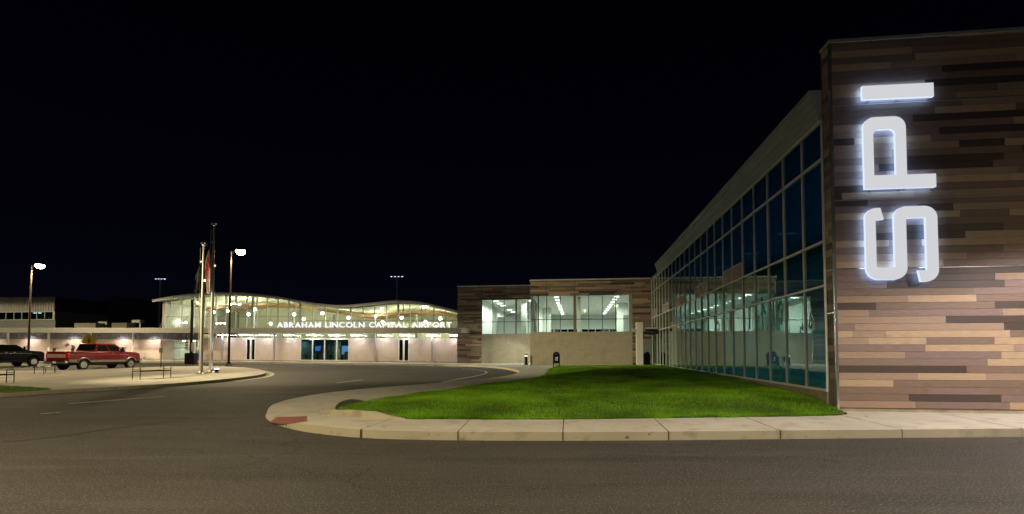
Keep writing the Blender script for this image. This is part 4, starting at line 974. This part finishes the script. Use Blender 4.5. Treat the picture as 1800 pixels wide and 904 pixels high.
limp('flag', 'limp black flag with a tan edge on the shorter flagpole', -20.36, 34.4, 7.75, 5.9, .5,
     lambda s_, t_: 1 if s_ < .14 and t_ < .7 else 0, [mat('flag_black', (.02, .02, .022), .8), mat('flag_tan', (.40, .33, .15), .8)], -.10, 2)
t = Thing('ground_spotlight', 'small glaring ground spotlight at the foot of the taller flagpole', 'spotlight', (-19.9, 35.75, plz(-19.9, 35.75)))
z = plz(-19.9, 35.75)
t.part('base', MB().box((-20.02, 35.65, z), (-19.78, 35.85, z+.05)), black_m); t.part('housing', MB().lathe([(.07, z+.05), (.13, z+.12), (.14, z+.24)], (-19.9, 35.75, 0), 12), black_m)
t.part('lens', MB().lathe([(.13, z+.243), (.10, z+.262)], (-19.9, 35.75, 0), 12), L_spot)
l = bpy.data.lights.new('flag_light', 'SPOT'); l.energy = 1100; l.color = (.92, .94, 1); l.spot_size = R(34); l.spot_blend = .5; l.shadow_soft_size = .08
o = bpy.data.objects.new('flag_light', l); COL.objects.link(o); o.parent = t.e; o.location = (0, 0, .30); o.rotation_euler = (R(180), R(-4), 0)

# benches
def bench(x, y, rz, lab, L=1.75, arms=True):
    z = plz(x, y); t = Thing('bench', lab, 'bench', (x, y, z), rz=rz, own=True)
    w = .56
    m = MB()
    for k in range(9): m.box((-L/2, -w/2+.04+k*(w-.11)/8, .43), (L/2, -w/2+.07+k*(w-.11)/8, .45))
    m.box((-L/2, -w/2, .40), (L/2, -w/2+.03, .46)); m.box((-L/2, w/2-.03, .40), (L/2, w/2, .46)); m.box((-.015, -w/2+.03, .405), (.015, w/2-.03, .428))
    t.part('seat', m, black_m)
    for s_ in (-1, 1):
        X = s_*(L/2+.02)
        if arms:
            P = [(X, -w/2, 0), (X, -w/2, .56)]+[(X, -w/2+.13-.13*math.cos(a), .56+.13*math.sin(a)) for a in (.5, 1.0, 1.57)]+[(X, w/2-.13+.13*math.sin(a), .56+.13*math.cos(a)) for a in (0, .57, 1.07)]+[(X, w/2, .56), (X, w/2, 0)]
            t.part('end_frame', MB().tube(P, .022, 8).tube([(X, -w/2, .52), (X, w/2, .52)], .014, 6).tube([(X, -w/2, .43), (X, w/2, .43)], .014, 6), black_m, smooth=True)
        else:
            for q in (-1, 1): t.part('leg', MB().tube([(X*.9, q*w*.42, 0), (X*.9, q*w*.42, .42)], .025, 6), black_m)
    return t
def at_px(px, py, off=.15):
    z = .3
    for _ in range(40):
        th = .0392; x = (px-900)/930.6; y = -(py-582.4)/930.6
        d = Vector((x, math.cos(th)-y*math.sin(th), math.sin(th)+y*math.cos(th))); k = (z+off-1.83)/d.z; z = .5*z+.5*g(d.x*k, d.y*k)
    return d.x*k, d.y*k
bench(-20.0, 29.5, R(72), 'black metal bench with looped ends on the plaza left of the flagpoles')
bench(-24.9, 25.2, R(72), 'black metal bench with looped ends cut off by the left edge')
bench(-30.2, 34.3, R(115), 'low backless black bench on the plaza in front of the red pickup tailgate', L=2.1, arms=False)
t = Thing('wall_bench', 'pale slatted bench with a back standing against the tan wall right of the red pickup', 'bench', (-60.0, 43.0, tbz(-60, .6)), 'L', own=True)
m = MB()
for k in range(4): m.box((-.9, -.22+k*.12, .43), (.9, -.14+k*.12, .46))
t.part('seat', m, alu_paint); m = MB()
for k in range(3): m.box((-.9, .26, .56+k*.13), (.9, .29, .65+k*.13))
t.part('backrest', m, alu_paint)
for s_ in (-.8, .8): t.part('leg', MB().box((s_-.03, -.2, 0), (s_+.03, .2, .43)).box((s_-.03, .2, 0), (s_+.03, .26, .92)), alu_paint)

# sign posts
def post_sign(x, y, z, zb, zt, w, mt, lab, nm='parking_sign'):
    t = Thing(nm, lab, 'sign', (x, y, z)); t.part('post', MB().tube([(x, y, z), (x, y, zt)], .03, 6), black_m)
    t.part('plate', MB().box((x-w/2, y-.045, zb), (x+w/2, y-.033, zt)), mt)
    t.part('lettering', MB().box((x-w*.3, y-.05, zb+(zt-zb)*.62), (x+w*.3, y-.047, zb+(zt-zb)*.8)).box((x-w*.3, y-.05, zb+(zt-zb)*.25), (x+w*.1, y-.047, zb+(zt-zb)*.4)), steel_grey)
X, Y = -28.6, 43.2; post_sign(X, Y, plz(X, Y), 1.75, 2.17, .30, tan_m, 'small tan sign plate on a thin post behind the plaza bench')
X, Y = -43.1, 52; post_sign(X, Y, g(X, Y), 1.75, 2.22, .30, mat('sign_green', (.16, .20, .14), .6), 'small grey green sign behind the bonnet of the red pickup')
X, Y = -47.5, 55; post_sign(X, Y, g(X, Y), 1.85, 2.25, .34, MT['sign_green'], 'small grey green sign behind the tailgate of the red pickup')
# pedestrian crossing sign
X, Y = -37.55, 47.0; z = g(X, Y); zc = 1.83+(619-600)/930.6*47.2-.02
t = Thing('crossing_sign', 'yellow diamond pedestrian crossing sign rising behind the red pickup cab', 'sign', (X, Y, z))
t.part('post', MB().tube([(X, Y+.05, z), (X, Y+.05, zc+.2)], .035, 6), steel_grey)
r = .70; t.part('plate', MB().prism([(X, zc-r), (X+r, zc), (X, zc+r), (X-r, zc)], Y-.01, Y+.0), mat('sign_yellow', (1.0, .66, .008), .5, emit=(.85, .5, .01), es=.0))
m = MB(); yy = Y-.016
def limb(a, b, w): 
    d = (Vector(b)-Vector(a)).normalized(); n = Vector((-d.y, d.x))*w/2; m.prism([tuple(Vector(a)+n), tuple(Vector(b)+n), tuple(Vector(b)-n), tuple(Vector(a)-n)], yy-.002*len(m.f)/60, yy+.002)
m.prism([(X+.05*math.cos(a)+.02, zc+.30+.055*math.sin(a)) for a in [k*.785 for k in range(8)]], yy, yy+.002)
limb((X+.01, zc+.22), (X-.01, zc-.03), .12); limb((X-.01, zc-.02), (X+.12, zc-.30), .06); limb((X-.02, zc-.02), (X-.15, zc-.28), .06); limb((X+.02, zc+.18), (X+.17, zc+.02), .045); limb((X, zc+.18), (X-.15, zc+.04), .045)
t.part('walking_figure', m, black_m)
t = Thing('wall_marks', 'pair of small dark marks on the tan wall above the red pickup bed', 'wall ornament', (-70.2, 43.97, tbz(-70, 2.2)), 'L')
m = MB(); zz = tbz(-70, 2.35)  # two small dark shapes set flat on the wall
for a, b in ((-.5, .1), (.35, -.1)):
    m.prism([(-70.2+a+.28*math.cos(k*.7+a)*(1+.35*math.sin(k*3)), zz+b+.20*math.sin(k*.7)*(1+.3*math.cos(k*2))) for k in range(9)], 43.93, 43.99)
t.part('mark_shapes', m, mat('mark_dark', (.12, .08, .05), .8))

# bins, mailbox, bollard light
t = Thing('blue_bin', 'bright blue recycling bin with a dark lid by the terminal entrance', 'bin', (-52.0, 43.3, tbz(-52, .6)), 'L', own=True)
t.part('body', MB().lathe([(.26, 0), (.30, .2), (.31, 1.05)], n=16), mat('bin_blue', (.02, .06, .55), .45), smooth=True)
t.part('lid', MB().lathe([(.32, 1.05), (.30, 1.16), (.16, 1.30), (.14, 1.34)], n=16), black_m, smooth=True)
t = Thing('bollard_light', 'slim dark bollard light with a pale cap at the corner of the tan block wall', 'bollard light', (-11.85, 35.0, .60), 'L', own=True)  # bollard light with a glowing ring under its cap
t.part('shaft', MB().lathe([(.24, 0), (.24, .04), (.15, .08), (.14, .82)], n=14), black_m, smooth=True); t.part('cap', MB().lathe([(.21, .90), (.20, .97), (.10, 1.02)], n=14), black_m)
t.part('lens', MB().lathe([(.13, .82), (.13, .90)], n=14), emis('bollard_lens', (1, .95, .8), 3))
t = Thing('waste_bin', 'black domed waste bin beside the white portal column', 'bin', (-.75, 33.6, .60), 'L', own=True)
t.part('body', MB().lathe([(.28, 0), (.31, .1), (.31, .85)], n=16), black_m, smooth=True); t.part('dome', MB().lathe([(.33, .85), (.30, 1.05), (.18, 1.2), (.03, 1.25)], n=16), black_m, smooth=True)
mx, my = 3.85, 46.0; z = .60
t = Thing('mailbox', 'dark blue round topped collection mailbox with a white emblem at the end of the lawn', 'mailbox', (mx, my, z), rz=R(-4), own=True)
navy = mat('mailbox_navy', (.006, .009, .030), .6, spec=.2)
pf = [(-.30, .24), (.30, .24), (.30, .95)]+[(.30*math.cos(a), .95+.30*math.sin(a)) for a in [math.pi*k/10 for k in range(1, 10)]]+[(-.30, .95)]
t.part('body', MB().prism(pf, -.30, .30), navy, bevel=.012)
for a in (-.25, .25):
    for b in (-.25, .25): t.part('leg', MB().box((a-.035, b-.035, -.04), (a+.035, b+.035, .24)), navy)
t.part('door', MB().box((-.2, -.315, .86), (.2, -.303, 1.03)), navy); t.part('handle', MB().tube([(-.12, -.33, 1.06), (.12, -.33, 1.06)], .012, 6), alu)
m = MB(); m.prism([(-.14, .70), (-.02, .78), (.14, .78), (.10, .70), (.13, .66), (-.05, .66)], -.309, -.303); m.box((-.13, -.309, .56), (.13, -.303, .60)); m.box((-.11, -.309, .49), (.12, -.303, .525)); t.part('emblem', m, white_p)

# entrance portal beside the glass wing
t = Thing('entrance_portal', 'tall white portal column with a dark flat entrance canopy running to the glass wing', 'entrance canopy', (-1.45, 33, .6), 'L')
t.part('column', MB().box((-1.74, 32.7, .3), (-1.16, 33.3, 4.48)), white_p, bevel=.02)
t.part('beam', MB().box((-2.1, 32.75, 3.62), (-1.745, 33.25, 3.92)), alu_paint)
t.part('canopy_roof', MB().box((-1.15, 31.2, 3.62), (-.10, 35.3, 3.90)), black_m); t.part('canopy_edge', MB().box((-1.15, 31.15, 3.80), (-.07, 31.19, 3.95)), alu_paint)
t.part('door', MB().box((-1.0, 35.30, .7), (-.12, 35.38, 3.0)), steel_grey)
t.part('door_frame', MB().box((-1.1, 35.24, .6), (-1.02, 35.4, 3.6)), alu_paint)

# ------------------------------------------------------------ vehicles
tyre_m = mat('tyre', (.018, .017, .016), .85); rim_m = mat('rim_chrome', (.72, .72, .72), .22, .95, var=.03); vglass = glass('vehicle_glass', (1, 1, 1), .04, dark=(.012, .013, .012))
chrome = mat('chrome', (.75, .75, .75), .15, 1, var=0); darkpl = mat('dark_plastic', (.02, .02, .02), .6)
head_m = mat('headlamp', (.7, .7, .72), .15, .3); tail_m = mat('tail_lamp', (.45, .01, .01), .25, emit=(.6, .02, .02), es=.12)
def vehicle(kind, name, lab, x, y, rz, paint, lower, z, roof=2.0):
    t = Thing(name, lab, 'pickup truck' if kind == 'pickup' else 'car', (x, y, z), rz=rz, own=True)
    if kind == 'pickup':
        ra, fa, wr, hw, ar = -1.85, 2.21, .42, 1.0, .52; xr, xf = -3.05, 3.1
        top = [(xf, .62), (xf+.03, 1.05), (xf-.05, 1.28), (xf-.35, 1.37), (1.62, 1.44), (-.92, 1.42), (-.95, 1.40), (xr, 1.40), (xr-.02, .62)]
        gh = dict(b=(-.93, 1.85, 1.42, .97), t=(-.70, .92, roof, .80))
    else:
        ra, fa, wr, hw, ar = -1.40, 1.40, .33, .90, .39; xr, xf = -2.35, 2.35
        top = [(xf, .30), (xf+.03, .60), (xf-.15, .78), (1.15, .93), (-1.7, .97), (xr+.05, .93), (xr, .35)]
        gh = dict(b=(-1.75, 1.15, .94, .84), t=(-.95, .35, roof, .62))
    bot = top[-1][1]; ol = list(top); bz = wr if kind == 'pickup' else .28
    def arch(c): 
        a0 = math.asin(max(-1, min(1, (bot-wr)/ar))); return [(c-ar*math.cos(a), wr+ar*math.sin(a)) for a in [a0+(math.pi-2*a0)*k/12 for k in range(13)]]
    ol += arch(ra) + arch(fa)
    t.part('body', MB().prism(ol, -hw, hw), paint, bevel=.045, smooth=True)
    bx0, bx1, bz_, bw = gh['b']; tx0, tx1, tz_, tw_ = gh['t']
    m = MB(); m.add([(bx0, -bw, bz_-.03), (bx1, -bw, bz_-.03), (bx1, bw, bz_-.03), (bx0, bw, bz_-.03), (tx0, -tw_, tz_), (tx1, -tw_, tz_), (tx1, tw_, tz_), (tx0, tw_, tz_)], [(0,1,2,3), (4,5,6,7), (0,1,5,4), (1,2,6,5), (2,3,7,6), (3,0,4,7)])
    t.part('cab', m, paint, bevel=.05, smooth=True)
    def sp(a, f, s_, o=.008):            # a along the side 0..1, f up 0..1
        xx = (bx0+(tx0-bx0)*f)*(1-a)+(bx1+(tx1-bx1)*f)*a; yy_ = (bw+(tw_-bw)*f)+o; return (xx, s_*yy_, bz_-.03+(tz_-bz_+.03)*f)
    mid = .46
    for s_ in (-1, 1):
        for a0, a1, b0, b1 in ((.05, mid-.025, .07, mid-.025), (mid+.025, .92, mid+.025, .90)):
            t.part('side_window', MB().add([sp(a0, .12, s_), sp(a1, .12, s_), sp(b1, .84, s_), sp(b0, .84, s_)], [(0, 1, 2, 3)]), vglass)
        for c in (ra, fa):
            w = t.part('wheel', MB().lathe([(wr*.62, -.13), (wr*.93, -.13), (wr, -.08), (wr, .08), (wr*.93, .13), (wr*.62, .13)], (c, s_*(hw-.13), wr), 24, 'y'), tyre_m, smooth=True)
            m = MB(); yo = s_*(hw-.13)+s_*.12; m.lathe([(wr*.60, -.02), (wr*.63, .012), (wr*.56, .0)], (c, yo, wr), 24, 'y')
            m.lathe([(wr*.17, -.02), (wr*.17, .02), (wr*.05, .03)], (c, yo, wr), 12, 'y')
            for k in range(8):
                a = k*math.pi/4; ca, sa = math.cos(a), math.sin(a); q = .045; r0, r1 = wr*.13, wr*.58
                m.add([(c+ca*r0-sa*q, yo+.015*s_, wr+sa*r0+ca*q), (c+ca*r0+sa*q, yo+.015*s_, wr+sa*r0-ca*q), (c+ca*r1+sa*q, yo+.008*s_, wr+sa*r1-ca*q), (c+ca*r1-sa*q, yo+.008*s_, wr+sa*r1+ca*q)], [(0, 1, 2, 3)])
            m.build('rim', rim_m, w)
            MB().lathe([(wr*.55, -.03), (wr*.55, -.02)], (c, yo-s_*.03, wr), 20, 'y').build('brake_disc', darkpl, w)
            if kind == 'pickup':
                P = [(c-ar*1.03*math.cos(a), s_*(hw+.005), wr+ar*1.03*math.sin(a)) for a in [.28+(math.pi-.56)*k/12 for k in range(13)]]; t.part('wheel_arch_flare', MB().tube(P, .045, 6), lower, smooth=True)
        m = MB().box((ra+ar+.03, s_*(hw-.02), bot-.02), (fa-ar-.03, s_*(hw+.025), bot+.14)); t.part('sill', m, lower, bevel=.01)
        if kind == 'pickup':
            t.part('lower_trim', MB().box((xr+.05, s_*(hw-.01), bot), (ra-ar-.03, s_*(hw+.012), bot+.22)), lower)
            t.part('running_board', MB().box((ra+ar+.1, s_*(hw-.05), bot-.14), (fa-ar-.1, s_*(hw+.10), bot-.08)), darkpl)
            t.part('body_line', MB().box((-2.9, s_*(hw-.01), 1.17), (2.0, s_*(hw+.006), 1.185)), chrome)
        for a in ((-.02, .60) if kind == 'pickup' else (-.25, .75)):
            t.part('door_handle', MB().box((a-.10 if kind == 'pickup' else a-.08, s_*(hw), 1.24 if kind == 'pickup' else .80), (a+.08, s_*(hw+.03), 1.28 if kind == 'pickup' else .83)), chrome if kind == 'pickup' else darkpl)
        mz = 1.50 if kind == 'pickup' else .98
        mm = t.part('mirror', MB().box((bx1-.55, s_*(bw+.02), mz), (bx1-.38, s_*(bw+.26), mz+(.30 if kind == 'pickup' else .14))), chrome if kind == 'pickup' else paint, bevel=.03)
        zt_ = 1.32 if kind == 'pickup' else .85
        t.part('tail_light', MB().box((xr-.03, s_*(hw-.17), zt_-.34 if kind == 'pickup' else .70), (xr+.09, s_*(hw+.008), zt_)), tail_m, bevel=.015)
        t.part('headlight', MB().box((xf-.12, s_*(hw-.36), .98 if kind == 'pickup' else .60), (xf+.045, s_*(hw-.02), 1.20 if kind == 'pickup' else .73)), head_m, bevel=.02)
    def ep(f, w_, end, o):
        X = (bx0+(tx0-bx0)*f) if end == 0 else (bx1+(tx1-bx1)*f); return (X+(-o if end == 0 else o), w_*(bw+(tw_-bw)*f), bz_-.03+(tz_-bz_+.03)*f)
    t.part('rear_window', MB().add([ep(.2, -.85, 0, .012), ep(.2, .85, 0, .012), ep(.86, .88, 0, .012), ep(.86, -.88, 0, .012)], [(0, 1, 2, 3)]), vglass)
    t.part('windscreen', MB().add([ep(.06, -.90, 1, .012), ep(.06, .90, 1, .012), ep(.90, .90, 1, .012), ep(.90, -.90, 1, .012)], [(0, 1, 2, 3)]), vglass)
    if kind == 'pickup':
        t.part('bed_cover', MB().box((xr+.06, -.90, 1.395), (-.97, .90, 1.408)), darkpl)
        m = MB(); m.box((xr+.02, -1.0, 1.40), (-.95, -.9, 1.46)); t.part('bed_rail', m, paint, bevel=.015); t.part('bed_rail', MB().box((xr+.02, .9, 1.40), (-.95, 1.0, 1.46)), paint, bevel=.015)
        tg = t.part('tailgate', MB().box((xr-.05, -.82, .74), (xr+.02, .82, 1.45)), paint, bevel=.02)
        MB().box((xr-.062, -.80, .98), (xr-.052, .80, 1.24)).build('chrome_panel', mat('tailgate_silver', (.62, .57, .48), .3, .6), tg)
        t.part('rear_bumper', MB().box((xr-.20, -.95, .52), (xr-.0, .95, .74)), chrome, bevel=.03)
        t.part('licence_plate', MB().box((xr-.212, -.15, .56), (xr-.202, .15, .70)), white_p)
        t.part('front_bumper', MB().box((xf-.05, -.98, .45), (xf+.14, .98, .72)), chrome, bevel=.03); t.part('grille', MB().box((xf-.02, -.6, .78), (xf+.05, .6, 1.2)), chrome)
        t.part('underbody', MB().box((-2.9, -.7, .38), (2.9, .7, .62)), darkpl)
        t.part('roof_lamps', MB().box((tx0+.0, -.3, tz_-.005), (tx0+.05, .3, tz_+.03)), head_m)
    else: t.part('underbody', MB().box((-2.1, -.7, .2), (2.1, .7, .32)), darkpl)
    return t
red = mat('paint_red', (.21, .004, .009), .25, .25, var=.04, coat=1); greyp = mat('paint_stone_grey', (.30, .27, .23), .35, .4); blackp = mat('paint_black', (.003, .003, .004), .10, 0, coat=0, spec=.22)
vehicle('pickup', 'pickup_truck', 'shiny red crew cab pickup with stone grey lower trim and chrome wheels', -33.36, 42.5, R(80), red, greyp, g(-33.4, 42.5), roof=2.05)
vehicle('pickup', 'pickup_truck', 'black crew cab pickup partly cut off by the left edge', -44.4, 45.7, R(79), blackp, blackp, g(-44.4, 45.7), roof=1.93)
vehicle('sedan', 'parked_car', 'dark low car mostly hidden behind the red pickup with bright wheels seen under it', -40.0, 52.8, R(80), mat('paint_darkgrey', (.03, .03, .035), .25, .3, coat=1), darkpl, g(-38, 51), roof=1.42)
